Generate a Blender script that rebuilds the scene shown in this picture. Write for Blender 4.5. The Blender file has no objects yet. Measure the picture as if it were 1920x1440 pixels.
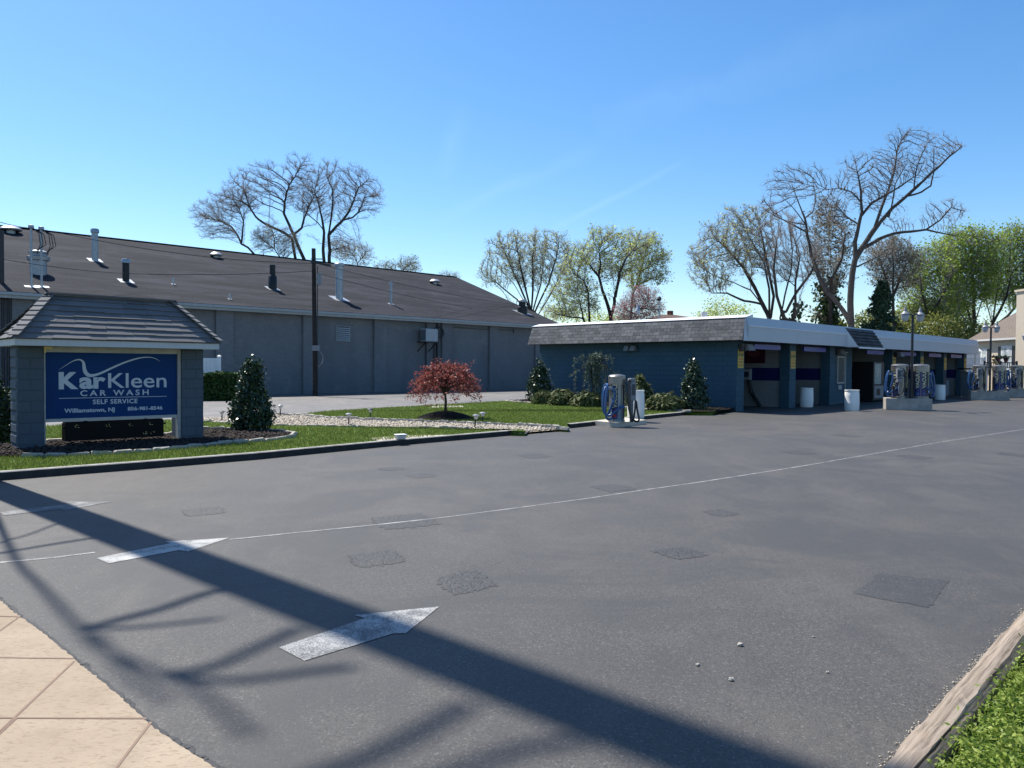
import bpy, math, random
import numpy as np
from mathutils import Matrix, Vector
from mathutils.kdtree import KDTree
random.seed(7); rng = np.random.default_rng(7)
C = bpy.context.scene.collection
PI = math.pi
# ------------------------------------------------------------------ camera model
F, H, HZ, ROLL = 1442.0, 1.7, 688.0, 0.0075
_p = math.atan((720-HZ)/F); _r = math.atan(ROLL)
_fw = np.array([0, math.cos(_p), -math.sin(_p)]); _up = np.array([0, math.sin(_p), math.cos(_p)]); _rt = np.array([1., 0, 0])
CX = _rt*math.cos(_r)+_up*math.sin(_r); CY = -_rt*math.sin(_r)+_up*math.cos(_r)
def ray(px, py): return CX*(px-960)/F-CY*(py-720)/F+_fw
def P(px, py, z=0.0):                       # where a line of sight meets the height z
    d = ray(px, py); t = (z-H)/d[2]; return Vector((d[0]*t, d[1]*t, z))
def Y(px, py, y):                           # where it meets the distance y
    d = ray(px, py); t = y/d[1]; return Vector((d[0]*t, y, H+d[2]*t))
cam = bpy.data.cameras.new('camera'); camo = bpy.data.objects.new('camera', cam); C.objects.link(camo)
cam.sensor_width = 36; cam.lens = F/1920*36; cam.clip_start = .1; cam.clip_end = 3000
m = Matrix(((CX[0], CY[0], -_fw[0], 0), (CX[1], CY[1], -_fw[1], 0), (CX[2], CY[2], -_fw[2], H), (0, 0, 0, 1)))
camo.matrix_world = m; bpy.context.scene.camera = camo
# ------------------------------------------------------------------ light
SUN_EL = math.radians(58); SDIR = Vector((.743, -.669, 0)).normalized()     # the way shadows fall on the ground
to_sun = Vector((-SDIR.x*math.cos(SUN_EL), -SDIR.y*math.cos(SUN_EL), math.sin(SUN_EL)))
sl = bpy.data.lights.new('sun', 'SUN'); sl.energy = 5.0; sl.angle = math.radians(.53); sl.color = (1, .955, .88)
so = bpy.data.objects.new('sun', sl); C.objects.link(so); so.rotation_euler = to_sun.to_track_quat('Z', 'Y').to_euler(); so.location = (-30, 20, 40)
W = bpy.data.worlds.new('World'); bpy.context.scene.world = W; W.use_nodes = True
wn = W.node_tree.nodes; wl = W.node_tree.links; wn.clear()
def nd(tree, t, **k):
    n = tree.nodes.new(t)
    for a, b in k.items(): setattr(n, a, b)
    return n
def wmath(op, a, b=None, c=None):
    n = nd(W.node_tree, 'ShaderNodeMath', operation=op)
    for i, v in enumerate((a, b, c)):
        if v is None: continue
        if isinstance(v, (int, float)): n.inputs[i].default_value = v
        else: wl.new(v, n.inputs[i])
    return n.outputs[0]
sky = nd(W.node_tree, 'ShaderNodeTexSky', sky_type='NISHITA'); sky.sun_disc = False; sky.sun_elevation = SUN_EL
sky.sun_rotation = math.atan2(to_sun.x, to_sun.y); sky.altitude = 30; sky.air_density = 1.0; sky.dust_density = 0.45; sky.ozone_density = 3.0
hs = nd(W.node_tree, 'ShaderNodeHueSaturation'); hs.inputs['Saturation'].default_value = 1.27; hs.inputs['Value'].default_value = 1.0
wl.new(sky.outputs[0], hs.inputs['Color'])
tc = nd(W.node_tree, 'ShaderNodeTexCoord')
# thin high vapour streaks: soft bands round great circles of the sky
def streak(a, b, width, strength):
    A = Vector(ray(*a)).normalized(); B = Vector(ray(*b)).normalized(); n = A.cross(B).normalized(); mid = (A+B).normalized(); half = A.angle(B)/2
    d = nd(W.node_tree, 'ShaderNodeVectorMath', operation='DOT_PRODUCT'); wl.new(tc.outputs['Generated'], d.inputs[0]); d.inputs[1].default_value = n
    nz = nd(W.node_tree, 'ShaderNodeTexNoise'); nz.inputs['Scale'].default_value = 14; nz.inputs['Detail'].default_value = 4; wl.new(tc.outputs['Generated'], nz.inputs['Vector'])
    off = wmath('MULTIPLY', wmath('SUBTRACT', nz.outputs[0], .5), width*2.2)
    s = wmath('MAXIMUM', wmath('SUBTRACT', 1, wmath('DIVIDE', wmath('ABSOLUTE', wmath('ADD', d.outputs['Value'], off)), width)), 0)
    e = nd(W.node_tree, 'ShaderNodeVectorMath', operation='DOT_PRODUCT'); wl.new(tc.outputs['Generated'], e.inputs[0]); e.inputs[1].default_value = mid
    k = math.cos(half*1.15); f = wmath('MAXIMUM', wmath('DIVIDE', wmath('SUBTRACT', e.outputs['Value'], k), 1-k), 0)
    return wmath('MULTIPLY', wmath('MULTIPLY', wmath('MULTIPLY', s, nz.outputs[0]), wmath('POWER', f, .6)), strength)
tot = streak((1040, 430), (1280, 305), .006, .055)
tot = wmath('ADD', tot, streak((820, 410), (1110, 285), .012, .04))
tot = wmath('ADD', tot, streak((830, 330), (860, 200), .02, .05))
tot = wmath('ADD', tot, streak((1150, 230), (1750, 20), .03, .035))
mx = nd(W.node_tree, 'ShaderNodeMix', data_type='RGBA'); wl.new(tot, mx.inputs['Factor']); wl.new(hs.outputs[0], mx.inputs['A']); mx.inputs['B'].default_value = (9, 10, 11, 1)
bg = nd(W.node_tree, 'ShaderNodeBackground'); bg.inputs['Strength'].default_value = .114
wl.new(mx.outputs['Result'], bg.inputs['Color'])
wo = nd(W.node_tree, 'ShaderNodeOutputWorld'); wl.new(bg.outputs[0], wo.inputs[0])
vs = bpy.context.scene.view_settings; vs.view_transform = 'Standard'; vs.look = 'None'; vs.exposure = 0.68; vs.gamma = 1
# ------------------------------------------------------------------ materials
class MT:
    def __init__(s, name, rough=.8, spec=.3, metal=0):
        s.m = bpy.data.materials.new(name); s.m.use_nodes = True; s.t = s.m.node_tree; s.b = s.t.nodes['Principled BSDF']
        s.b.inputs['Roughness'].default_value = rough; s.b.inputs['Specular IOR Level'].default_value = spec; s.b.inputs['Metallic'].default_value = metal
        s.tc = nd(s.t, 'ShaderNodeTexCoord'); s.v = s.tc.outputs['Object']
    def n(s, t, **k): return nd(s.t, t, **k)
    def put(s, sock, v):
        if hasattr(v, 'is_output'): s.t.links.new(v, sock)
        elif isinstance(v, tuple) and len(v) == 3 and sock.type == 'RGBA': sock.default_value = (*v, 1)
        else: sock.default_value = v
    def noise(s, scale, detail=4, rough=.55, vec=None, dist=0):
        n = s.n('ShaderNodeTexNoise'); n.inputs['Scale'].default_value = scale; n.inputs['Detail'].default_value = detail; n.inputs['Roughness'].default_value = rough; n.inputs['Distortion'].default_value = dist
        s.t.links.new(vec or s.v, n.inputs['Vector']); return n.outputs[0]
    def vor(s, scale, feature='F1', vec=None, out=0, rnd=1):
        n = s.n('ShaderNodeTexVoronoi', feature=feature); n.inputs['Scale'].default_value = scale; n.inputs['Randomness'].default_value = rnd; s.t.links.new(vec or s.v, n.inputs['Vector']); return n.outputs[out]
    def ramp(s, f, stops):
        n = s.n('ShaderNodeValToRGB'); e = n.color_ramp.elements
        while len(e) < len(stops): e.new(.5)
        for x, (p, c) in zip(e, stops):
            x.position = p; x.color = (*c, 1) if isinstance(c, tuple) else (c, c, c, 1)
        s.t.links.new(f, n.inputs[0]); return n.outputs[0]
    def mix(s, f, a, b, mode='MIX'):
        n = s.n('ShaderNodeMix', data_type='RGBA', blend_type=mode); s.put(n.inputs['Factor'], f); s.put(n.inputs['A'], a); s.put(n.inputs['B'], b); return n.outputs['Result']
    def math(s, op, a, b=0.0):
        n = s.n('ShaderNodeMath', operation=op); s.put(n.inputs[0], a); s.put(n.inputs[1], b); return n.outputs[0]
    def map(s, scale=(1, 1, 1), rot=(0, 0, 0), vec=None):
        n = s.n('ShaderNodeMapping'); n.inputs['Scale'].default_value = scale; n.inputs['Rotation'].default_value = rot; s.t.links.new(vec or s.v, n.inputs['Vector']); return n.outputs[0]
    def wallvec(s):                                              # (x + y, z) of an upright wall
        a = s.n('ShaderNodeSeparateXYZ'); s.t.links.new(s.v, a.inputs[0]); c = s.n('ShaderNodeCombineXYZ')
        s.t.links.new(s.math('ADD', a.outputs[0], a.outputs[1]), c.inputs[0]); s.t.links.new(a.outputs[2], c.inputs[1]); return c.outputs[0]
    def col(s, c): s.put(s.b.inputs['Base Color'], c); return s
    def bump(s, h, strength=.3, dist=.01):
        n = s.n('ShaderNodeBump'); n.inputs['Strength'].default_value = strength; n.inputs['Distance'].default_value = dist; s.t.links.new(h, n.inputs['Height']); s.t.links.new(n.outputs[0], s.b.inputs['Normal']); return s
def plain(name, c, rough=.6, spec=.4, metal=0, var=.12, scale=6, bump=0):
    m = MT(name, rough, spec, metal); n = m.noise(scale, 6)
    lo = tuple(x*(1-var) for x in c); hi = tuple(min(1, x*(1+var)) for x in c)
    m.col(m.ramp(n, [(.3, lo), (.7, hi)]))
    if bump: m.bump(m.noise(scale*12, 4), bump, .005)
    return m.m
def leafmat(name, a, b, c, rough=.5, spec=.4, trans=.25, scale=3):
    m = MT(name, rough, spec); g = m.n('ShaderNodeNewGeometry'); r = g.outputs['Random Per Island']
    col = m.ramp(r, [(0, a), (.5, b), (1, c)])
    m.col(m.mix(.35, col, m.mix(m.noise(scale, 2), a, c)))
    if trans:
        t = m.n('ShaderNodeBsdfTranslucent'); m.t.links.new(col, t.inputs[0]); mxs = m.n('ShaderNodeMixShader'); mxs.inputs[0].default_value = trans
        m.t.links.new(m.b.outputs[0], mxs.inputs[1]); m.t.links.new(t.outputs[0], mxs.inputs[2]); m.t.links.new(mxs.outputs[0], m.t.nodes['Material Output'].inputs[0])
    return m.m
def asphalt(name, base, patch=0, worn=None):
    m = MT(name, .64, .5)
    big = m.noise(.16, 5, .6, dist=.6); mid = m.noise(.9, 6, .65, dist=.4); streak_ = m.noise(.55, 5, .6, vec=m.map((1, .22, 1), (0, 0, math.radians(-44))))
    c = m.ramp(big, [(.32, (base[0]*.72, base[1]*.75, base[2]*.8)), (.66, (base[0]*1.35, base[1]*1.31, base[2]*1.26))])
    c = m.mix(m.ramp(mid, [(.34, .75), (.6, 0.)]), c, (base[0]*.6, base[1]*.63, base[2]*.67))
    c = m.mix(m.ramp(streak_, [(.48, 0.), (.72, .5)]), c, tuple(x*1.42*k for x, k in zip(base, (1.05, 1, .95))))
    rust = m.ramp(m.noise(.35, 3), [(.6, 0.), (.8, .3)]); c = m.mix(rust, c, (base[0]*1.35, base[1]*1.12, base[2]*.95))
    sp = m.vor(105, 'F1', out=1); sepc = m.n('ShaderNodeSeparateColor'); m.t.links.new(sp, sepc.inputs[0])
    c = m.mix(m.ramp(sepc.outputs[0], [(.84, 0.), (.98, .5)]), c, (.2, .188, .172))
    c = m.mix(m.ramp(sepc.outputs[1], [(.08, .75), (.4, 0.)]), c, tuple(x*.4 for x in base)); c = m.mix(m.ramp(m.noise(34, 6, .85), [(.38, .75), (.5, 0.)]), c, tuple(x*.55 for x in base)); c = m.mix(m.ramp(m.noise(47, 5, .85), [(.52, 0.), (.7, .55)]), c, tuple(x*2. for x in base))
    bl = m.noise(.42, 6, .72, dist=1.1); c = m.mix(m.ramp(bl, [(.48, 0.), (.58, .7)]), c, (base[0]*.62, base[1]*.66, base[2]*.7), 'MIX'); c = m.mix(m.ramp(m.noise(.7, 6, .7, vec=m.map((1.3, .5, 1), (0, 0, math.radians(-40))), dist=.8), [(.53, 0.), (.7, .4)]), c, (base[0]*1.6, base[1]*1.56, base[2]*1.5))
    c = m.mix(m.ramp(m.noise(160, 2), [(.3, .35), (.6, 0.)]), c, (.02, .02, .022))
    # hairline cracks
    cv = m.mix(.22, m.v, m.n('ShaderNodeTexNoise').outputs[1]); cr = m.vor(.33, 'DISTANCE_TO_EDGE', vec=cv)
    ck = m.math('MULTIPLY', m.ramp(cr, [(.001, 1.), (.004, 0.)]), m.ramp(m.noise(.5, 2), [(.62, 0.), (.7, .5)]))
    c = m.mix(ck, c, (.02, .02, .02))
    h = m.math('ADD', m.noise(130, 3, .7), m.math('MULTIPLY', sepc.outputs[2], .6))
    if patch:
        al = m.vor(13, 'DISTANCE_TO_EDGE', vec=m.mix(.06, m.v, m.n('ShaderNodeTexNoise').outputs[1]))
        c = m.mix(m.ramp(al, [(.01, .5), (.09, 0.)]), c, (.022, .022, .023)); c = m.mix(m.ramp(m.noise(24, 5, .8), [(.4, .55), (.54, 0.)]), c, (.02, .02, .02)); c = m.mix(m.ramp(m.noise(30, 4, .8), [(.54, 0.), (.7, .6)]), c, (.13, .125, .118)); h = m.math('ADD', h, m.math('MULTIPLY', m.ramp(al, [(0, 0.), (.1, 1.)]), 1.4))
    if worn: c = m.mix(m.ramp(m.math('ADD', m.math('MULTIPLY', m.noise(110, 4, .75), .62), m.math('MULTIPLY', m.noise(5, 4), .38)), [(worn-.07, 1.), (worn+.07, 0.)]), c, (.4, .395, .375))
    m.col(c).bump(h, .55, .006); return m.m
M = {}
M['asphalt'] = asphalt('asphalt', (.066, .0605, .0535)); M['asphalt_patch'] = asphalt('asphalt_patch', (.045, .042, .039), patch=1); M['seal'] = asphalt('sealed_asphalt', (.042, .041, .039))
M['drive'] = asphalt('drive_asphalt', (.17, .158, .145)); M['paint'] = asphalt('worn_paint', (.1, .1, .1), worn=.49); M['paint_mid'] = asphalt('worn_paint', (.1, .1, .1), worn=.535); M['paint_thin'] = asphalt('worn_line', (.12, .12, .12), worn=.5); M['paint_faint'] = asphalt('faint_paint', (.1, .1, .1), worn=.43)
m = MT('sidewalk_concrete', .85, .25); c = m.ramp(m.noise(1.1, 6, .6), [(.3, (.27, .215, .15)), (.7, (.365, .295, .215))]); pit = m.noise(26, 5, .7, vec=m.map((1, 2.6, 1)))
c = m.mix(m.ramp(m.noise(3.2, 6, .75), [(.5, 0.), (.68, .5)]), c, (.22, .175, .125)); c = m.mix(m.ramp(pit, [(.36, .8), (.47, 0.)]), c, (.2, .15, .1)); c = m.mix(m.ramp(m.noise(190, 2), [(.4, .3), (.6, 0.)]), c, (.3, .22, .15)); m.col(c).bump(pit, .5, .006); M['sidewalk'] = m.m
M['joint'] = plain('joint', (.22, .15, .11), .9)
m = MT('painted_grey_brick', .78, .25); wv = m.wallvec(); b = m.n('ShaderNodeTexBrick'); m.t.links.new(wv, b.inputs['Vector']); b.inputs['Scale'].default_value = 1; b.inputs['Brick Width'].default_value = .21; b.inputs['Row Height'].default_value = .072; b.inputs['Mortar Size'].default_value = .006
b.inputs['Color1'].default_value = (.172, .184, .197, 1); b.inputs['Color2'].default_value = (.2, .211, .223, 1); b.inputs['Mortar'].default_value = (.135, .147, .16, 1)
c = m.mix(m.ramp(m.noise(.5, 5, .65, vec=m.map((1, 1, .35))), [(.44, 0.), (.62, .6)]), b.outputs[0], (.125, .137, .15)); c = m.mix(m.ramp(m.noise(1.3, 5), [(.56, 0.), (.7, .35)]), c, (.26, .27, .27)); m.col(c).bump(m.math('ADD', m.math('MULTIPLY', b.outputs['Fac'], -1.), m.math('MULTIPLY', m.noise(9, 5, .7), .8)), .7, .014); M['greybrick'] = m.m
def block(name, c1, c2, w=.4, h=.2, mortar=.012, bs=.6):
    m = MT(name, .72, .3); wv = m.wallvec(); b = m.n('ShaderNodeTexBrick'); m.t.links.new(wv, b.inputs['Vector']); b.inputs['Scale'].default_value = 1; b.inputs['Brick Width'].default_value = w; b.inputs['Row Height'].default_value = h; b.inputs['Mortar Size'].default_value = mortar
    b.inputs['Color1'].default_value = (*c1, 1); b.inputs['Color2'].default_value = (*c2, 1); b.inputs['Mortar'].default_value = (*(x*.8 for x in c1), 1)
    n = m.noise(22, 6, .7, vec=m.map((1, 1, 1.6))); c = m.mix(m.ramp(n, [(.4, .35), (.6, 0.)]), b.outputs[0], tuple(x*.72 for x in c1)); c = m.mix(m.ramp(m.noise(.7, 4), [(.5, 0.), (.8, .3)]), c, tuple(x*1.45 for x in c2)); c = m.mix(m.ramp(m.noise(3.5, 6, .75, vec=m.map((1, 1, .25))), [(.52, 0.), (.72, .35)]), c, tuple(x*.6 for x in c1)); m.col(c)
    m.bump(m.math('ADD', m.math('MULTIPLY', b.outputs['Fac'], -1.), m.math('MULTIPLY', n, 1.2)), bs, .02); return m.m
M['blueblock'] = block('blue_painted_block', (.038, .09, .128), (.044, .1, .14)); M['slateblock'] = block('slate_painted_block', (.075, .098, .13), (.085, .11, .145)); M['beige'] = block('beige_bay_wall', (.23, .25, .255), (.24, .258, .263), mortar=.004, bs=.15)
M['stripe'] = plain('navy_stripe', (.012, .014, .11), .45); M['white'] = plain('white_paint', (.72, .73, .74), .5, var=.05, scale=2); M['offwhite'] = plain('offwhite_metal', (.55, .55, .54), .5, var=.08); M['cream'] = plain('cream_frame', (.42, .41, .39), .6)
m = MT('ribbed_fascia', .5, .4); a = m.n('ShaderNodeSeparateXYZ'); m.t.links.new(m.v, a.inputs[0]); wv_ = m.math('PINGPONG', m.math('ADD', a.outputs[0], a.outputs[1]), .05); c = m.mix(m.ramp(m.noise(1.2, 5, vec=m.map((1, 1, .4))), [(.35, 0.), (.8, .35)]), (.5, .52, .55), (.4, .42, .45)); m.col(m.mix(m.ramp(wv_, [(.006, .3), (.012, 0.)]), c, (.4, .42, .46))).bump(m.ramp(wv_, [(0, 0.), (.03, 1.)]), .25, .006); M['fascia'] = m.m
def shingle(name, c1, c2, row, w, dark, wave=0):
    m = MT(name, .92, .15); uv = m.tc.outputs['UV']; b = m.n('ShaderNodeTexBrick'); m.t.links.new(uv, b.inputs['Vector']); b.inputs['Scale'].default_value = 1; b.inputs['Brick Width'].default_value = w; b.inputs['Row Height'].default_value = row; b.inputs['Mortar Size'].default_value = row*.045; b.inputs['Mortar Smooth'].default_value = .1; b.inputs['Bias'].default_value = -.1
    b.inputs['Color1'].default_value = (*c1, 1); b.inputs['Color2'].default_value = (*c2, 1); b.inputs['Mortar'].default_value = (*dark, 1)
    wv_ = m.noise(1.0, 5, .7, vec=m.map((.16, .8, 1), vec=uv), dist=.8); b0 = m.mix(m.ramp(wv_, [(.4, .8*wave), (.5, 0.)]), b.outputs[0], tuple(x*.5 for x in c1)); b0 = m.mix(m.ramp(wv_, [(.5, 0.), (.62, .8*wave)]), b0, tuple(x*1.45 for x in c2))
    n = m.noise(.45, 5, .6); c = m.mix(m.ramp(n, [(.35, .38), (.7, 0.)]), b0, tuple(x*.7 for x in c1)); c = m.mix(m.ramp(m.noise(9, 5, .7), [(.45, 0.), (.8, .45)]), c, tuple(x*1.5 for x in c2)); c = m.mix(m.ramp(m.noise(70, 2), [(.35, .4), (.6, 0.)]), c, tuple(x*.55 for x in c1)); m.col(c)
    s_ = m.n('ShaderNodeSeparateXYZ'); m.t.links.new(uv, s_.inputs[0]); saw = m.math('FRACT', m.math('DIVIDE', s_.outputs[1], row)); m.bump(m.math('ADD', m.math('MULTIPLY', saw, -1.), m.math('MULTIPLY', b.outputs['Fac'], -.6)), .6, .02); return m.m
M['roof'] = shingle('weathered_shingles', (.02, .0212, .027), (.034, .0355, .043), .16, .42, (.012, .011, .013), 1); M['mansard'] = shingle('grey_shingles', (.075, .077, .083), (.175, .178, .186), .155, .34, (.02, .02, .022)); M['rooftile'] = shingle('slate_tile', (.085, .085, .087), (.115, .114, .114), 5., .33, (.05, .05, .052)); M['houseroof'] = shingle('brown_shingles', (.16, .13, .11), (.2, .165, .14), .15, .35, (.1, .085, .075))
M['signblue'] = plain('sign_face_blue', (.002, .036, .145), .55, .15, var=.06, scale=1.5); M['signwhite'] = plain('sign_lettering', (.5, .55, .62), .5, var=.03); M['black'] = plain('black_paint', (.012, .012, .014), .5, var=.2); M['dark'] = plain('dark_metal', (.022, .024, .03), .45, var=.2); M['led'] = plain('pale_chips', (.75, .6, .25), .6)
m = MT('ribbed_cabinet', .5, .4); a = m.n('ShaderNodeSeparateXYZ'); m.t.links.new(m.v, a.inputs[0]); pp = m.math('PINGPONG', a.outputs[0], .012); m.col((.004, .0045, .006)).bump(pp, .8, .01); m.b.inputs['Specular IOR Level'].default_value = .12; M['cabinet'] = m.m
M['steel'] = plain('brushed_steel', (.25, .24, .225), .36, .5, .75, var=.12, scale=(5)); M['galv'] = plain('galvanised', (.34, .36, .38), .45, .5, .6, var=.15); M['plastic'] = plain('white_barrel_plastic', (.78, .77, .74), .42, .4, var=.05, scale=3)
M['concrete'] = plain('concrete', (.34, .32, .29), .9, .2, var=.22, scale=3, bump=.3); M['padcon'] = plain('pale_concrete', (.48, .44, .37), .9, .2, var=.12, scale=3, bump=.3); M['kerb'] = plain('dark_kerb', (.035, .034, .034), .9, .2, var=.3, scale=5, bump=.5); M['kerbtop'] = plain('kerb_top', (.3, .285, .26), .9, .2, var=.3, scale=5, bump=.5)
M['stone'] = plain('edging_stone', (.36, .335, .29), .95, .15, var=.35, scale=9, bump=.6); M['pebble'] = plain('pebble', (.41, .36, .29), .85, .2, var=.3, scale=14); M['gravelbase'] = plain('gravel_bed', (.38, .32, .25), .95, .1, var=.4, scale=30, bump=.5)
m = MT('mulch', .95, .1); n = m.noise(45, 5, .8); m.col(m.ramp(n, [(.3, (.005, .0045, .0045)), (.55, (.016, .013, .012)), (.78, (.055, .043, .036))])).bump(n, .9, .04); M['mulch'] = m.m; M['chip'] = plain('bark_chip', (.035, .027, .024), .9, .2, var=.6, scale=18)
m = MT('turf', .9, .1); n = m.noise(30, 5, .75); c = m.ramp(n, [(.3, (.045, .08, .012)), (.7, (.1, .16, .028))]); c = m.mix(m.ramp(m.noise(.9, 4), [(.4, 0.), (.75, .5)]), c, (.12, .19, .035)); m.col(c).bump(n, .8, .03); M['turf'] = m.m
M['blade'] = leafmat('grass_blade', (.085, .135, .016), (.14, .19, .03), (.25, .27, .075), .6, .25, .3, 1.2)
m = MT('terrain_soil', .95, .1); n = m.noise(.08, 6); m.col(m.ramp(n, [(.35, (.06, .085, .03)), (.7, (.13, .12, .07))])); M['terrain'] = m.m
M['bark'] = plain('bark_grey', (.062, .055, .05), .9, .15, var=.35, scale=8, bump=.5); M['barkdark'] = plain('bark_dark', (.055, .047, .042), .9, .15, var=.35, scale=8, bump=.5); M['twig'] = plain('twig', (.34, .29, .255), .9, .1, var=.2, scale=3)
M['holly'] = leafmat('holly_leaf', (.012, .034, .014), (.02, .05, .02), (.05, .085, .035), .36, .5, .05); M['hedge'] = leafmat('hedge_leaf', (.02, .05, .012), (.035, .08, .018), (.07, .13, .03), .5, .3, .15); M['juniper'] = leafmat('juniper_needles', (.05, .075, .025), (.09, .115, .04), (.18, .18, .08), .7, .2, .15); M['cedar'] = leafmat('cedar_needles', (.08, .11, .085), (.12, .155, .12), (.2, .23, .17), .7, .2, .15)
M['maple'] = leafmat('maple_leaf', (.18, .034, .03), (.33, .07, .058), (.46, .19, .15), .55, .3, .3); M['redbud'] = leafmat('red_bud', (.4, .1, .12), (.5, .16, .18), (.45, .25, .22), .6, .2, .3)
M['budgreen'] = leafmat('bud_leaf', (.34, .37, .17), (.44, .47, .23), (.5, .53, .3), .6, .2, .6); M['yellowgreen'] = leafmat('young_leaf', (.34, .42, .1), (.45, .52, .16), (.55, .6, .26), .6, .2, .6); M['freshgreen'] = leafmat('fresh_leaf', (.17, .26, .03), (.26, .36, .055), (.38, .46, .1), .55, .25, .55); M['conifer'] = leafmat('conifer_needles', (.018, .045, .028), (.03, .07, .04), (.06, .1, .055), .7, .2, .1); M['olive'] = leafmat('olive_leaf', (.14, .17, .04), (.22, .24, .06), (.3, .3, .1), .6, .2, .35); M['brownbud'] = leafmat('brown_bud', (.12, .1, .05), (.18, .16, .09), (.2, .2, .1), .7, .2, .3); M['ivy'] = leafmat('ivy_leaf', (.03, .06, .022), (.045, .085, .03), (.09, .13, .05), .5, .4, .2); M['weed'] = leafmat('weed_leaf', (.08, .15, .015), (.17, .25, .03), (.36, .4, .09), .55, .3, .3)
m = MT('weathered_timber', .9, .15); v = m.map((1.0, 34, 34)); n = m.noise(1.7, 7, .7, vec=v, dist=.35); c = m.ramp(n, [(.3, (.07, .055, .042)), (.43, (.2, .16, .125)), (.55, (.29, .235, .185)), (.72, (.36, .3, .24))]); c = m.mix(m.ramp(m.noise(2.2, 4), [(.5, 0.), (.7, .4)]), c, (.36, .27, .18)); ck = m.vor(1.0, 'DISTANCE_TO_EDGE', vec=m.mix(.05, m.map((.7, 6.5, 1.)), m.n('ShaderNodeTexNoise').outputs[1])); c = m.mix(m.math('MULTIPLY', m.ramp(ck, [(.008, 1.), (.03, 0.)]), m.ramp(m.noise(2, 2), [(.45, 0.), (.52, 1.)])), c, (.035, .026, .02)); m.col(c).bump(m.math('SUBTRACT', n, m.math('MULTIPLY', m.ramp(ck, [(.008, 1.), (.03, 0.)]), .8)), .8, .006); M['timber'] = m.m
M['polewood'] = plain('pole_wood', (.04, .036, .034), .9, .15, var=.35, scale=5, bump=.4); M['bluehose'] = plain('blue_hose', (.026, .085, .22), .35, .5, var=.1); M['blackhose'] = plain('black_hose', (.012, .012, .014), .4, .5); M['vacblue'] = plain('vacuum_panel', (.01, .02, .12), .4, .5); M['vacdark'] = plain('vacuum_panel_dark', (.012, .015, .03), .4, .5); M['vacyellow'] = plain('vacuum_lettering', (.62, .58, .3), .5); M['meter'] = plain('meter_grey', (.2, .21, .23), .45, .5); M['meterdark'] = plain('meter_face', (.02, .035, .06), .35, .5); M['vacred'] = plain('vacuum_red', (.35, .03, .06), .4); M['vacgreen'] = plain('vacuum_green', (.06, .2, .1), .4)
M['yellow'] = plain('sign_yellow', (.5, .38, .07), .5, var=.06); M['orange'] = plain('sign_orange', (.5, .16, .03), .5); M['ink'] = plain('sign_ink', (.02, .02, .02), .6); M['maroon'] = plain('maroon_board', (.06, .012, .03), .5); M['baysign'] = plain('bay_sign_blue', (.006, .024, .3), .35, .5); M['baytext'] = plain('bay_sign_text', (.1, .14, .42), .5)
m = MT('window_glass', .06, .6); m.col((.03, .04, .05)); M['glass'] = m.m; m = MT('pale_glass', .1, .5); m.col(m.ramp(m.noise(3, 3), [(.4, (.25, .3, .33)), (.65, (.6, .64, .66))])); M['curtainglass'] = m.m; m = MT('vending_glass', .1, .5); m.col(m.ramp(m.noise(9, 2), [(.35, (.22, .26, .22)), (.65, (.5, .55, .5))])); M['vendglass'] = m.m
m = MT('beige_siding', .6, .3); a = m.n('ShaderNodeSeparateXYZ'); m.t.links.new(m.v, a.inputs[0]); fr = m.math('FRACT', m.math('DIVIDE', a.outputs[2], .13)); m.col(m.mix(m.ramp(fr, [(.0, .55), (.12, 0.)]), (.6, .52, .41), (.3, .25, .2))).bump(fr, .6, .02); M['siding'] = m.m
M['brickhouse'] = block('red_brown_brick', (.2, .085, .06), (.24, .11, .08), .22, .075, .008); M['brownroof'] = plain('brown_roof', (.12, .085, .07), .9, .1); M['globe'] = plain('lamp_globe', (.46, .48, .49), .3, .5, var=.04); M['carpaint'] = plain('white_car_paint', (.75, .75, .76), .25, .5, var=.02); M['tyre'] = plain('tyre_rubber', (.015, .015, .015), .8); M['deckwood'] = plain('deck_wood', (.5, .38, .2), .8); M['utilgrey'] = plain('utility_grey', (.32, .36, .38), .5); M['wire'] = plain('wire_black', (.015, .016, .018), .6)
DBG = 0
tips_dbg = lambda p: len(p)-len(set(p))
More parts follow.
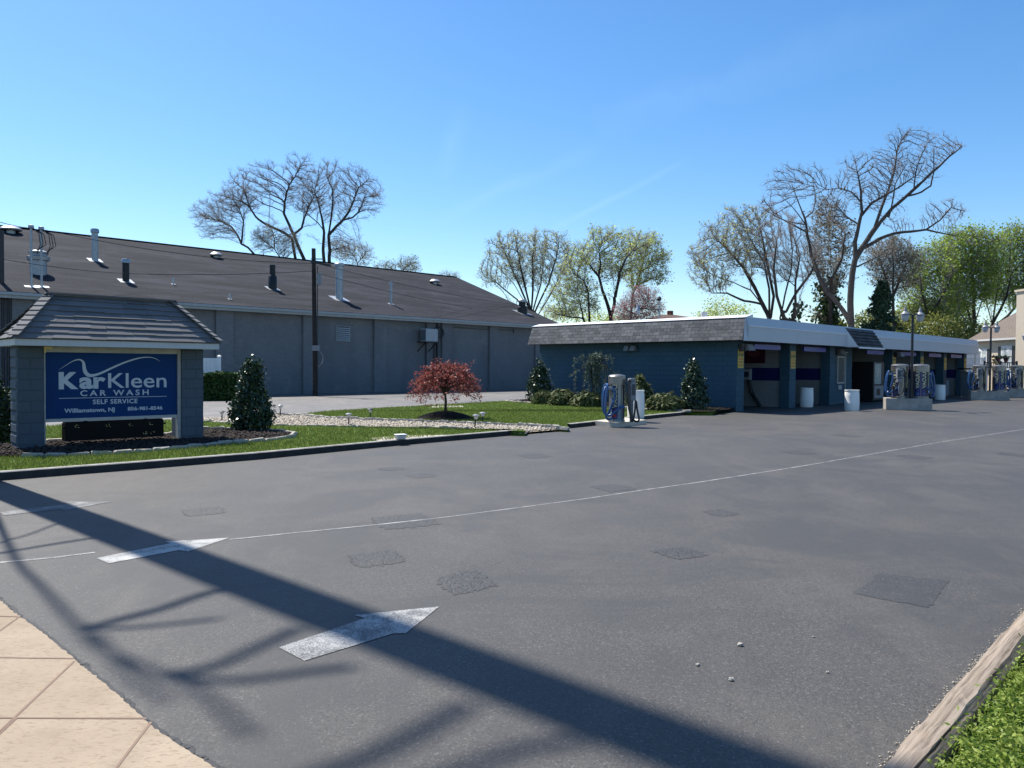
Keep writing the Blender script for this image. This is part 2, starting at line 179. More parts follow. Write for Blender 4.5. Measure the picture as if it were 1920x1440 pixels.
# ------------------------------------------------------------------ geometry helpers
class MB:
    def __init__(s): s.v = []; s.f = []; s.mi = []; s.uv = []
    def face(s, pts, mi=0, uv=None):
        n = len(s.v); s.v += [tuple(p) for p in pts]; s.f.append(tuple(range(n, n+len(pts)))); s.mi.append(mi); s.uv.append(uv); return s
    def poly(s, pts, faces, mi=0):
        n = len(s.v); s.v += [tuple(p) for p in pts]
        for f in faces: s.f.append(tuple(n+i for i in f)); s.mi.append(mi); s.uv.append(None)
        return s
    def box(s, x0, x1, y0, y1, z0, z1, mi=0):
        p = [(x, y, z) for z in (z0, z1) for y in (y0, y1) for x in (x0, x1)]
        return s.poly(p, [(0, 2, 3, 1), (4, 5, 7, 6), (0, 1, 5, 4), (2, 6, 7, 3), (0, 4, 6, 2), (1, 3, 7, 5)], mi)
    def prism(s, base, top, mi=0):                               # two matching outlines joined by walls
        n = len(base); return s.poly(list(base)+list(top), [tuple(range(n-1, -1, -1)), tuple(range(n, 2*n))]+[(i, (i+1) % n, n+(i+1) % n, n+i) for i in range(n)], mi)
    def extr(s, pts2, z0, z1, mi=0): return s.prism([(p[0], p[1], z0) for p in pts2], [(p[0], p[1], z1) for p in pts2], mi)
    def bar(s, a, b, w, h, mi=0, up=(0, 0, 1)):
        a = Vector(a); b = Vector(b); d = (b-a).normalized(); u = Vector(up); x = d.cross(u)
        if x.length < 1e-3: x = d.cross(Vector((1, 0, 0)))
        x.normalize(); z = x.cross(d).normalized(); q = [x*sx*w/2+z*sz*h/2 for sx, sz in ((-1, -1), (1, -1), (1, 1), (-1, 1))]
        return s.prism([a+k for k in q], [b+k for k in q], mi)
    def tube(s, pts, r, n=8, mi=0, cap=True):
        pts = [Vector(p) for p in pts]; rs = r if isinstance(r, (list, tuple)) else [r]*len(pts); b = len(s.v); prev = None
        for i, p in enumerate(pts):
            d = (pts[min(i+1, len(pts)-1)]-pts[max(i-1, 0)]).normalized()
            if prev is None: u = d.orthogonal().normalized()
            else:
                u = prev-d*prev.dot(d); u = u.normalized() if u.length > 1e-5 else d.orthogonal().normalized()
            prev = u; w = d.cross(u)
            for k in range(n): s.v.append(tuple(p+(u*math.cos(2*PI*k/n)+w*math.sin(2*PI*k/n))*rs[i]))
        for i in range(len(pts)-1):
            for k in range(n): s.f.append((b+i*n+k, b+i*n+(k+1) % n, b+(i+1)*n+(k+1) % n, b+(i+1)*n+k)); s.mi.append(mi); s.uv.append(None)
        if cap:
            s.f += [tuple(b+k for k in range(n-1, -1, -1)), tuple(b+(len(pts)-1)*n+k for k in range(n))]; s.mi += [mi, mi]; s.uv += [None, None]
        return s
    def lathe(s, prof, n=20, c=(0, 0, 0), mi=0):
        b = len(s.v)
        for r, z in prof:
            for k in range(n): s.v.append((c[0]+r*math.cos(2*PI*k/n), c[1]+r*math.sin(2*PI*k/n), c[2]+z))
        for i in range(len(prof)-1):
            for k in range(n): s.f.append((b+i*n+k, b+i*n+(k+1) % n, b+(i+1)*n+(k+1) % n, b+(i+1)*n+k)); s.mi.append(mi); s.uv.append(None)
        for j, rev in ((0, 1), (len(prof)-1, 0)):
            if prof[j][0] > 1e-4:
                f = tuple(b+j*n+k for k in range(n)); s.f.append(f[::-1] if rev else f); s.mi.append(mi); s.uv.append(None)
        return s
    def build(s, name, mats, parent=None, smooth=False, bevel=0, loc=None):
        me = bpy.data.meshes.new(name); me.from_pydata(s.v, [], s.f)
        for mt in (mats if isinstance(mats, (list, tuple)) else [mats]): me.materials.append(mt)
        me.polygons.foreach_set('material_index', s.mi)
        if any(u for u in s.uv):
            L = me.uv_layers.new(name='UVMap')
            for p, u in zip(me.polygons, s.uv):
                if u:
                    for li, q in zip(p.loop_indices, u): L.data[li].uv = q
        if smooth: me.polygons.foreach_set('use_smooth', [True]*len(me.polygons))
        me.update(); o = bpy.data.objects.new(name, me); C.objects.link(o)
        if smooth:
            md = o.modifiers.new('split', 'EDGE_SPLIT'); md.split_angle = math.radians(38)
        if bevel:
            md = o.modifiers.new('bevel', 'BEVEL'); md.width = bevel; md.segments = 2; md.limit_method = 'ANGLE'
        if parent: o.parent = parent
        if loc is not None: o.location = loc
        return o
def npmesh(name, V, quads=None, tris=None, mat=None, parent=None, smooth=False, mi=None):
    me = bpy.data.meshes.new(name); me.vertices.add(len(V)); me.vertices.foreach_set('co', np.asarray(V, np.float32).ravel())
    parts = []; starts = []; k = 0
    for fa, n in ((quads, 4), (tris, 3)):
        if fa is not None and len(fa): parts.append(np.asarray(fa, np.int32).ravel()); starts.append(k+np.arange(len(fa))*n); k += len(fa)*n
    me.loops.add(k); me.loops.foreach_set('vertex_index', np.concatenate(parts)); st = np.concatenate(starts).astype(np.int32)
    me.polygons.add(len(st)); me.polygons.foreach_set('loop_start', st)
    if smooth: me.polygons.foreach_set('use_smooth', np.ones(len(st), bool))
    if mi is not None: me.polygons.foreach_set('material_index', np.asarray(mi, np.int32))
    me.update(calc_edges=True)
    for x in (mat if isinstance(mat, list) else [mat]): me.materials.append(x)
    o = bpy.data.objects.new(name, me); C.objects.link(o)
    if parent: o.parent = parent
    return o
def tag(o, label=None, cat=None, group=None, kind=None):
    if label: o['label'] = label
    if cat: o['category'] = cat
    if group: o['group'] = group
    if kind: o['kind'] = kind
    return o
def thing(name, label, cat, loc=(0, 0, 0), rz=0, group=None):
    o = bpy.data.objects.new(name, None); o.empty_display_size = .2; C.objects.link(o); o.location = loc; o.rotation_euler = (0, 0, rz); return tag(o, label, cat, group)
def copy_tree(o, parent=None):
    c = o.copy(); C.objects.link(c)
    if parent: c.parent = parent
    for ch in [x for x in bpy.data.objects if x.parent == o]: copy_tree(ch, c)
    return c
def frame(o): return Matrix.Translation(o.location) @ Matrix.Rotation(o.rotation_euler.z, 4, 'Z')
def text(name, body, size, mat, parent, loc, rot, bold=0, sx=1, sp=1, ext=.004, align='CENTER'):
    cu = bpy.data.curves.new(name, 'FONT'); cu.body = body; cu.size = size; cu.extrude = ext; cu.offset = bold; cu.align_x = align; cu.space_character = sp; cu.resolution_u = 3
    t = bpy.data.objects.new(name, cu); C.objects.link(t); bpy.context.view_layer.update(); me = bpy.data.meshes.new_from_object(t); bpy.data.objects.remove(t); me.materials.clear(); me.materials.append(mat)
    o = bpy.data.objects.new(name, me); C.objects.link(o); o.parent = parent; o.location = loc; o.rotation_euler = rot; o.scale = (sx, 1, 1); return o
def frusta(p0, p1, r0, r1, n):                                   # many separate tapered twigs at once
    d = p1-p0; L = np.linalg.norm(d, axis=1, keepdims=True)+1e-9; d = d/L; a = np.where(np.abs(d[:, 2:3]) < .9, np.array([[0, 0, 1.]]), np.array([[1., 0, 0]])); u = np.cross(d, a); u /= np.linalg.norm(u, axis=1, keepdims=True); w = np.cross(d, u)
    k = np.arange(n)*2*PI/n; ring = u[:, None, :]*np.cos(k)[None, :, None]+w[:, None, :]*np.sin(k)[None, :, None]
    V = np.concatenate([p0[:, None, :]+ring*r0[:, None, None], p1[:, None, :]+ring*r1[:, None, None]], 1).reshape(-1, 3); N = len(p0); b = (np.arange(N)*2*n)[:, None]; i = np.arange(n)[None, :]; j = (i+1) % n
    return V, np.stack([b+i, b+j, b+n+j, b+n+i], -1).reshape(-1, 4)
def cards(pos, size, up=.3, nrm=None, aspect=1.6):               # small leaf-shaped rhombi, free in space
    N = len(pos); a = rng.normal(size=(N, 3)); a[:, 2] += up
    if nrm is not None: a += nrm
    a /= np.linalg.norm(a, axis=1, keepdims=True); b = np.cross(a, rng.normal(size=(N, 3))); b /= np.linalg.norm(b, axis=1, keepdims=True); c = np.cross(a, b); s = (size*(.6+.8*rng.random(N)))[:, None]
    V = np.stack([pos-b*s*aspect/2, pos+c*s/2+a*s*.12, pos+b*s*aspect/2, pos-c*s/2+a*s*.12], 1).reshape(-1, 3); return V, np.arange(N*4).reshape(-1, 4)
# ------------------------------------------------------------------ trees
def tree(name, label, D, base, limbs, blobs, R, step=.55, n_attr=900, mats=('bark', 'twig'), leaf=None, twig=5, tw_len=1.15, group='trees standing behind the buildings', seed=1, spread=.55, up=.25, dk=1.9, sag=0, twr=.0055, ivy=None, thick=.75, ipow=.47, lrad={}):
    R *= .8; step *= .44; n_attr = int(n_attr*5); tw_len *= .55
    r = np.random.default_rng(seed); base_w = Y(base[0], base[1], D); ground = Vector((base_w.x, D, 0)); sc = D/F
    nodes = [np.array(ground)]; par = [-1]; spans = []
    def add(p, q):
        nodes.append(np.array(p)); par.append(q); return len(nodes)-1
    def seg(q, a, b):
        n = max(1, int((b-a).length/step)); w = r.normal(size=3)*step*.08
        for i in range(1, n+1): q = add(a.lerp(b, i/n)+Vector(w*math.sin(PI*i/n)), q)
        return q
    for li, lb in enumerate(limbs):
        ang = r.uniform(-1, 1)*spread; x0 = lb[0][0]; y0 = lb[0][1]
        def w3(pt, s): return Y(pt[0], pt[1], D+s)
        first = Y(lb[0][0], lb[0][1], D)
        q = int(np.argmin([abs(n_[0]-first.x)+abs(n_[2]-first.z) for n_ in nodes])); a = Vector(nodes[q]); off = a.y-D
        if li == 0 and len(nodes) == 1: off = 0
        st_ = len(nodes)
        for pt in lb:
            s = off+math.hypot(pt[0]-x0, pt[1]-y0)*sc*ang; b = w3(pt, s)
            if (b-a).length > .05: q = seg(q, a, b); a = b
        spans.append((st_, len(nodes)))
    att = []
    for (cx, cy, rx, ry) in blobs:
        c = Y(cx, cy, D); k = max(20, int(n_attr*rx*ry/sum(b[2]*b[3] for b in blobs))); g = r.normal(size=(k, 3)); g /= np.linalg.norm(g, axis=1, keepdims=True); g *= (r.random((k, 1))**.42)*(1+.14*r.normal(size=(k, 1)))
        att.append(np.array(c)+g*np.array([rx*sc, rx*sc*thick, ry*sc]))
    att = np.concatenate(att); alive = np.ones(len(att), bool); N = np.array(nodes); near = np.zeros(len(att), int); dist = np.full(len(att), 1e9); done = 0
    for it in range(130):
        new = N[done:]
        for i0 in range(0, len(new), 64):
            dd = np.linalg.norm(att[:, None, :]-new[None, i0:i0+64, :], axis=2); j = dd.argmin(1); dm = dd[np.arange(len(att)), j]; b = dm < dist; dist[b] = dm[b]; near[b] = done+i0+j[b]
        done = len(N); alive &= dist > dk*step
        if not alive.any(): break
        ids = near[alive]; vec = att[alive]-N[ids]; vec /= np.linalg.norm(vec, axis=1, keepdims=True); acc = np.zeros_like(N); np.add.at(acc, ids, vec); src = np.unique(ids); dv = acc[src]; dv /= np.linalg.norm(dv, axis=1, keepdims=True)+1e-9
        pd = np.array([N[i]-N[par[i]] if par[i] >= 0 else np.array([0, 0, 1.]) for i in src]); pd /= np.linalg.norm(pd, axis=1, keepdims=True)+1e-9
        dv = dv+pd*.75+np.array([0, 0, up*.6-sag])+r.normal(size=dv.shape)*.17; dv /= np.linalg.norm(dv, axis=1, keepdims=True); nw = N[src]+dv*step
        par += list(src); N = np.concatenate([N, nw])
        if len(N) > 9000: break
    if DBG: print('TREE', it, len(N), len(nodes), len(att), alive.sum(), tips_dbg(par))
    n = len(N); tips = np.zeros(n); kids = np.zeros(n, int)
    for i in range(n-1, 0, -1):
        if kids[i] == 0: tips[i] = 1
        tips[par[i]] += tips[i]; kids[par[i]] += 1
    rad = np.maximum(R*(tips/max(tips[0], 1))**(ipow+.06), .006)
    for i_, (a_, b_) in enumerate(spans):                                           # every hand-laid limb thins out to its end
        if b_ > a_: f_ = np.arange(b_-a_)/max(1, b_-a_); rad[a_:b_] = np.minimum(rad[a_:b_], max(rad[par[a_]] if a_ > 1 else R, .03)*(1-f_)**.6*.95+.012)
        if i_ in lrad and b_ > a_: rad[a_:b_] = lrad[i_]*(1-f_)**.7+.012
    for i in range(1, n):
        if rad[i] > rad[par[i]]*1.02 and par[i] > 0: rad[i] = rad[par[i]]
    par_ = np.array(par[1:]); i_ = np.arange(1, n); p0, p1 = N[par_], N[i_]; r0 = np.minimum(rad[par_], rad[i_]*1.35); r1 = rad[i_]
    rootn = par_ == 0; r0[rootn] = R*1.12
    big = r1 > .07; rt = thing(name, label, 'tree', tuple(ground), 0, group); o3 = np.array(ground); VV = []; QQ = []; k = 0
    def acc_(V, Q):
        nonlocal k
        VV.append(V-o3); QQ.append(Q+k); k += len(V)
    for sel, ns in ((big, 8), (~big, 4)):
        if sel.any(): acc_(*frusta(p0[sel], p1[sel]+(p1[sel]-p0[sel])*.06, r0[sel], r1[sel], ns))
    # twigs
    thin = np.where((r1 < .04))[0]; tp = np.repeat(p1[thin], twig, 0); td = np.repeat(p1[thin]-p0[thin], twig, 0); td /= np.linalg.norm(td, axis=1, keepdims=True)+1e-9
    td = td+r.normal(size=td.shape)*.62+np.array([0, 0, up*1.5-sag*2]); td /= np.linalg.norm(td, axis=1, keepdims=True); tl = tw_len*(.4+.8*r.random((len(tp), 1))); te = tp+td*tl
    s2 = np.repeat(tp+(te-tp)*.5, 2, 0); d2 = np.repeat(td, 2, 0)+r.normal(size=(len(tp)*2, 3))*.6+np.array([0, 0, up*.6-sag*2]); d2 /= np.linalg.norm(d2, axis=1, keepdims=True); e2 = s2+d2*np.repeat(tl, 2, 0)*.55
    t0 = np.concatenate([tp, s2]); t1 = np.concatenate([te, e2]); TV, TQ = frusta(t0, t1, np.full(len(t0), twr), np.full(len(t0), twr*.5), 3)
    if leaf is None:
        npmesh('trunk', np.concatenate(VV), np.concatenate(QQ), None, M[mats[0]], rt); npmesh('crown', TV-o3, TQ, None, M[mats[1]], rt)
    else:
        npmesh('trunk', np.concatenate(VV), np.concatenate(QQ), None, M[mats[0]], rt)
        lm, per, size, jit = leaf; lp = np.repeat(np.concatenate([te, e2]), max(1, int(per)), 0)
        if per < 1: lp = np.concatenate([te, e2]); lp = lp[r.random(len(lp)) < per]
        lp = lp+r.normal(size=lp.shape)*jit; LV, LQ = cards(lp, size); npmesh('crown', np.concatenate([LV, TV])-o3, np.concatenate([LQ, TQ+len(LV)]), None, [M[lm], M[mats[1]]], rt, mi=[0]*len(LQ)+[1]*len(TQ))
    if ivy:
        pts = []
        for (x0, y0, x1, y1, w, cnt) in ivy:
            t = r.random(cnt); c = np.array([np.array(Y(x0+(x1-x0)*a, y0+(y1-y0)*a, D)) for a in t]); pts.append(c+r.normal(size=(cnt, 3))*w)
        LV, LQ = cards(np.concatenate(pts), .2); npmesh('ivy', LV-o3, LQ, None, M['ivy'], rt)
    return rt
def bush(name, label, loc, prof, n, size, mat, group=None, cat='shrub', stem=True, jit=.12, up=.3, aspect=1.6, seed=3):
    """prof: [(z, radius)] outline; leaves sit through the outer part of the volume in clumps"""
    r = np.random.default_rng(seed); rt = thing(name, label, cat, loc, 0, group); z = np.array([p[0] for p in prof]); q = np.array([p[1] for p in prof])
    nc = max(30, n//14); cz = r.choice(len(z)-1, nc, p=None)
    w = (q[:-1]+q[1:])*np.diff(z); cz = r.choice(len(z)-1, nc, p=w/w.sum()); t = r.random(nc); hz = z[cz]+(z[cz+1]-z[cz])*t; hr = q[cz]+(q[cz+1]-q[cz])*t; ang = r.random(nc)*2*PI; rr = hr*(.72+.34*r.random(nc)**.8)
    cl = np.stack([rr*np.cos(ang), rr*np.sin(ang), hz], 1); cs = .35+.8*r.random(nc); k = n//nc+1; pos = np.repeat(cl, k, 0)+r.normal(size=(nc*k, 3))*jit*np.repeat(cs, k)[:, None]; pos[:, 2] = np.maximum(pos[:, 2], .02)
    out = pos.copy(); out[:, 2] = 0; ol = np.linalg.norm(out, axis=1, keepdims=True)+1e-6; V, Q = cards(pos, size, up, out/ol*.9, aspect); npmesh('foliage', V, Q, None, M[mat], rt)
    if stem:
        b = MB(); top = z[-1]*.85; b.tube([(0, 0, -.05), (.01, .01, top*.5), (0, 0, top)], [.035, .025, .01], 6)
        for i in range(26):
            a = r.random()*2*PI; h = z[-1]*(.08+.8*r.random()); rd = float(np.interp(h, z, q))*.8; b.tube([(0, 0, h*.8), (rd*.5*math.cos(a), rd*.5*math.sin(a), h*.92), (rd*math.cos(a), rd*math.sin(a), h)], [.012, .009, .005], 4)
        b.build('stem', M['barkdark'], rt)
    return rt
# ================================================================== GROUND AND PAVING
def sheet(name, pts, z, mat, kind='structure', parent=None):
    o = MB().face([(p[0], p[1], z) for p in pts]).build(name, mat, parent); return tag(o, kind=kind) if kind else o
def jag(pts, step, amp, seed=1):
    r = random.Random(seed); out = []
    for a, b in zip(pts, pts[1:]):
        a = Vector(a[:2]); b = Vector(b[:2]); n = max(1, int((b-a).length/step)); nrm = Vector((-(b-a).y, (b-a).x)).normalized()
        for i in range(n): out.append(a.lerp(b, i/n)+nrm*r.gauss(0, amp))
    return out+[Vector(pts[-1][:2])]
def ribbon(pts, w, z):
    mb = MB(); pts = [Vector(p[:2]) for p in pts]
    for i in range(len(pts)-1):
        d = (pts[i+1]-pts[i]).normalized(); n = Vector((-d.y, d.x))*w/2; mb.face([(*(pts[i]-n), z), (*(pts[i+1]-n), z), (*(pts[i+1]+n), z), (*(pts[i]+n), z)])
    return mb
sheet('terrain', [(-900, -300), (900, -300), (900, 1500), (-900, 1500)], -.05, M['terrain'])
lot = sheet('parking_lot', [(-70, -25), (70, -25), (70, 95), (-70, 95)], 0, M['asphalt'])
tag(lot, 'grey asphalt car wash lot with worn arrows and patches', 'parking lot')
def px(*pp, z=0): return [P(a, b, z) for a, b in pp]
back = px((-250, 830), (0, 803), (100, 799), (330, 786), (430, 781), (515, 776), (570, 775), (700, 766), (860, 757), (1000, 750))
sheet('driveway', [p for p in back]+[Vector((8, 58, 0)), Vector((6, 75, 0)), Vector((-60, 75, 0)), Vector((-60, 20, 0))], .004, M['drive'])
for tail, hb in ((((523, 1215), (571, 1240)), ((736, 1189), (761, 1188), (824, 1138), (664, 1154), (684, 1160))), (((181, 1047), (204, 1057)), ((336, 1032), (352, 1035), (430, 1009), (308, 1016), (322, 1019))), (((-2, 961), (9, 967)), ((113, 955), (121, 957), (212, 941), (120, 941), (126, 946)))):
    q = px(tail[0], tail[1], *hb); first = hb[0][1] > 1100
    sheet('painted_arrow', q, .004, M['paint' if hb[0][1] > 1100 else 'paint_mid' if hb[0][1] > 1000 else 'paint_faint'], None, lot)
line = px((-300, 1085), (0, 1055), (100, 1046), (178, 1036), (430, 1012), (560, 999), (830, 971), (1100, 935), (1300, 906), (1500, 875), (1750, 831), (1920, 805), (2060, 782))
ribbon(line[1:4], .04, .003).build('painted_line', M['paint_thin'], lot); ribbon(jag(line[4:], .8, .008, 3), .034, .003).build('painted_line', M['paint_thin'], lot)
for i, (x, y, w, h) in enumerate(((383, 959, 54, 9), (760, 977, 85, 16), (1150, 915, 52, 8), (705, 1048, 72, 17), (872, 1091, 72, 24), (1003, 855, 38, 5), (1352, 962, 40, 7), (1275, 1037, 62, 12), (790, 892, 38, 5), (733, 879, 34, 4), (1500, 849, 36, 4), (1585, 817, 30, 3), (1715, 857, 36, 4), (1690, 1104, 92, 42), (1900, 853, 25, 4))):
    c = P(x, y); hw = (P(x+w, y)-P(x-w, y)).length*.42; hd = (P(x, y-h)-P(x, y+h)).length*.5; r = random.Random(i); a0 = .5; q = []
    for k in range(70):
        a = 2*PI*k/70; sq = 1/max(abs(math.cos(a)), abs(math.sin(a)))**.75; s_ = sq*.78*(1+r.gauss(0, .07)); v = Vector((math.cos(a+a0)*s_*hw, math.sin(a+a0)*s_*hd)); q.append((c.x+v.x, c.y+v.y))
    if i == 13: q = jag(px((1602, 1113), (1650, 1075), (1778, 1090), (1742, 1140), (1602, 1113)), .05, .008, 8)
    sheet('asphalt_patch', q, .0025, M['seal' if i == 13 else 'asphalt_patch'], None, lot)
# pavement at the near left corner
edge = px((-420, 900), (0, 1128), (35, 1158), (70, 1181), (140, 1240), (210, 1297), (290, 1371), (400, 1442), (560, 1560))
edge[0] = edge[1]+(edge[1]-edge[3])*4; je = jag(edge, .022, .0035, 5)
wk = sheet('sidewalk', je+[Vector((1.2, -6)), Vector((-14, -6)), Vector((-14, 12))], .012, M['sidewalk']); tag(wk, 'tan concrete sidewalk scored into slabs', 'sidewalk')
def inter(p, d, q, e):
    c = d.x*e.y-d.y*e.x; t = ((q-p).x*e.y-(q-p).y*e.x)/c; return p+d*t
for a, b in (((0, 1237), (137, 1239)), ((0, 1351), (275, 1352)), ((0, 1159), (38, 1160)), ((-300, 1480), (330, 1484))):
    p, q = P(*a), P(*b); d = (q-p); ribbon([p-d*6, q], .014, .0145).build('joint', M['joint'], wk)
for a, b in (((139, 1244), (0, 1376)), ((36, 1160), (0, 1186)), ((283, 1359), (222, 1440)), ((30, 1352), (0, 1380))):
    p, q = P(*a), P(*b); ribbon([p, q+(q-p)*3], .013, .0143).build('joint', M['joint'], wk)
ribbon([v+Vector((.012, .006)) for v in jag(edge, .03, .007, 9)], .03, .004).build('edge_gap', M['ink'], wk)
# ------------------------------------------------------------------ kerbs and lawns
k1 = px((0, 901), (240, 882), (480, 862), (740, 836), (986, 814)); k1 = [k1[0]+Vector((-.66, -.75, 0))*9]+k1
k2 = px((1070, 803), (1110, 798.5), (1150, 793), (1250, 782), (1352, 771.5))
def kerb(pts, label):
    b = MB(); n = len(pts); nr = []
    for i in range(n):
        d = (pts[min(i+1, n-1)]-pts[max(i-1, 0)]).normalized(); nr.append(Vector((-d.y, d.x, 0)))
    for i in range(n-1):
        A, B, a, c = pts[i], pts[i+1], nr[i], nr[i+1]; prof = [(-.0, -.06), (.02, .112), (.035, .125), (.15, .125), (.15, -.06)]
        b.prism([A+a*u+Vector((0, 0, w)) for u, w in prof], [B+c*u+Vector((0, 0, w)) for u, w in prof]); b.mi[-3] = 1; b.mi[-4] = 1  # shaded face near black, sunlit top pale: the light is put into the colours
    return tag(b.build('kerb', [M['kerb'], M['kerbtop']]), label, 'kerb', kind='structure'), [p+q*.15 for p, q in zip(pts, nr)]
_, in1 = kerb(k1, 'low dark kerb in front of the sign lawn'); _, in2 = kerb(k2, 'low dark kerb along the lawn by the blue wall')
LZ = .118
lower = px((985, 810), (880, 805.5), (780, 802.5), (650, 801.5), (515, 799), (440, 795.5), (385, 791.5), (330, 788), z=.1); upper = px((330, 783), (430, 780.5), (510, 776.5), (560, 778), (610, 782.5), (700, 787), (800, 790), (925, 795), (1000, 798.5), (1066, 803), z=.1)
lawn1 = [p for p in in1]+lower+px((100, 799), (0, 803), (-250, 826), z=.1); sheet('lawn', lawn1, LZ, M['turf'])
bedl = px((947, 753), (980, 756), (1021, 758.2), (1075, 761), (1127, 764), (1193, 767.5), (1250, 771), (1296, 773.5), (1335, 774), z=.1)
lawn2 = px((575, 776), (625, 771), (700, 766.5), (780, 762), (860, 757.5), (947, 752.5), z=.1)+bedl[1:]+list(reversed(in2))+list(reversed(upper[4:])); sheet('lawn', lawn2, LZ, M['turf'])
for pl in (lawn1, lawn2):                                        # the cut edge of the turf
    b = MB()
    for p, q in zip(pl, pl[1:]+pl[:1]): b.face([(p.x, p.y, -.04), (q.x, q.y, -.04), (q.x, q.y, LZ-.004), (p.x, p.y, LZ-.004)])
    tag(b.build('lawn_edge', M['turf']), kind='structure')
sheet('gravel_path', upper+[P(1058, 808)]+[P(990, 814)]+lower, .05, M['gravelbase'])
def inside(pl, X):                                               # points in a polygon
    x, y = X[:, 0], X[:, 1]; c = np.zeros(len(X), bool)
    for p, q in zip(pl, pl[1:]+pl[:1]):
        with np.errstate(divide='ignore', invalid='ignore'): c ^= ((p.y > y) != (q.y > y)) & (x < (q.x-p.x)*(y-p.y)/(q.y-p.y)+p.x)
    return c
def scatter(pl, n, near=0):
    a = np.array([(p.x, p.y) for p in pl]); lo, hi = a.min(0), a.max(0); out = []
    while sum(map(len, out)) < n:
        X = lo+(hi-lo)*rng.random((n*3, 2)); X = X[inside(pl, X)]
        if near: X = X[rng.random(len(X)) < np.clip((near/np.hypot(X[:, 0], X[:, 1]))**2, 0, 1)]
        out.append(X)
    return np.concatenate(out)[:n]
VV = []; nbl = 0
sb_px = px((-60, 858), (40, 857.5), (130, 855.5), (230, 850.5), (340, 841.5), (430, 832.5), (500, 827.5), (545, 821), (555, 815), (530, 810.5), (480, 807), (385, 806), (343, 812), (305, 817), (200, 823), (85, 831), (0, 834), (-60, 838), z=.12)
mound_c = P(835, 784, .12)
for pl, n in ((lawn1, 80000), (lawn2, 50000)):
    X = scatter(pl, n, 14); keep = ~inside(sb_px, X) & (np.hypot(X[:, 0]-mound_c.x, X[:, 1]-mound_c.y) > .85); X = X[keep]; N = len(X); h = .03+.045*rng.random(N); a = rng.random(N)*2*PI; w = .006+.004*rng.random(N); ln = rng.normal(size=(N, 2))*.018
    p = np.stack([X[:, 0], X[:, 1], np.full(N, LZ-.005)], 1); u = np.stack([np.cos(a)*w, np.sin(a)*w, 0*a], 1); t = p+np.stack([ln[:, 0], ln[:, 1], h], 1); VV.append(np.stack([p-u, p+u, t], 1).reshape(-1, 3)); nbl += N
tag(npmesh('grass', np.concatenate(VV), None, np.arange(nbl*3).reshape(-1, 3), M['blade']), 'short mown green grass on the two lawns', 'grass', kind='stuff')
def pebbles(name, X, z0, size, mat, label, cat, zj=.03):
    N = len(X); s = size*(.5+.9*rng.random((N, 1))); o = np.array([[1, 0, 0], [-1, 0, 0], [0, 1, 0], [0, -1, 0], [0, 0, .7], [0, 0, -.7]]); A = rng.normal(size=(N, 6, 3))*.22+o; th = rng.random(N)*2*PI; c, s_ = np.cos(th), np.sin(th)
    B = A.copy(); B[:, :, 0] = A[:, :, 0]*c[:, None]-A[:, :, 1]*s_[:, None]; B[:, :, 1] = A[:, :, 0]*s_[:, None]+A[:, :, 1]*c[:, None]; V = B*s[:, None, :]; V[:, :, :2] += X[:, None, :]; V[:, :, 2] += z0+zj*rng.random((N, 1)); T = np.array([(0, 2, 4), (2, 1, 4), (1, 3, 4), (3, 0, 4), (2, 0, 5), (1, 2, 5), (3, 1, 5), (0, 3, 5)])
    return tag(npmesh(name, V.reshape(-1, 3), None, (np.arange(N)[:, None, None]*6+T[None]).reshape(-1, 3), mat), label, cat, kind='stuff')
path_pl = upper+[P(1058, 808)]+[P(990, 814)]+lower
pebbles('gravel', scatter(path_pl, 9000), .055, .035, M['pebble'], 'pale river gravel filling the path between the lawns', 'gravel')
# mulch beds
sheet('mulch_bed', sb_px, .14, M['mulch']); wash0 = Vector((8.85, 30.35, 0)); TH = math.radians(44.5); WX = Vector((math.cos(TH), math.sin(TH), 0)); WY = Vector((-math.sin(TH), math.cos(TH), 0))
bed2 = bedl+[wash0-WY*.0-WX*.02, wash0+WY*10.9-WX*.02, P(990, 750, .1)]; sheet('mulch_bed', bed2, .14, M['mulch'])
pebbles('bark_mulch', np.concatenate([scatter(sb_px, 5000), scatter(bed2, 2500)]), .145, .03, M['chip'], 'dark bark mulch covering the planting beds', 'mulch', .015)
b = MB(); b.lathe([(.95, -.02), (.8, .05), (.55, .14), (.3, .2), (.08, .225), (0, .226)], 28); mo = b.build('mulch_mound', M['mulch'], smooth=True, loc=(mound_c.x, mound_c.y, LZ)); tag(mo, 'dark round mulch mound under the red maple', 'mulch mound', kind='structure')
for (pts, z, nm) in ((px((695, 823), (830, 818.5), (752, 817.5), (692, 821), z=.1), .125, 'pad beside the kerb under the white box'),):
    pass
pad = [in1[4].lerp(in1[3], .1), in1[4].lerp(in1[5], .4), P(765, 816.5, .12), P(690, 821.5, .12)]; tag(sheet('concrete_pad', pad, .124, M['padcon']), 'pale concrete pad beside the kerb under the white cover box', 'concrete pad')
pad = [P(803, 764.5, .12), P(872, 763, .12), P(866, 760.5, .12), P(815, 761, .12)]; tag(sheet('concrete_pad', pad, .124, M['padcon']), 'pale concrete slab at the back of the lawn behind the red maple', 'concrete pad')
b = MB(); q = [P(1116, 790, .12), P(1158, 793.5, .12), P(1212, 788, .12), P(1165, 783, .12)]; b.prism([(p.x, p.y, 0) for p in q], [(p.x, p.y, .132) for p in q]); tag(b.build('concrete_pad', M['padcon']), 'pale concrete pad under the single vacuum', 'concrete pad', kind='structure')
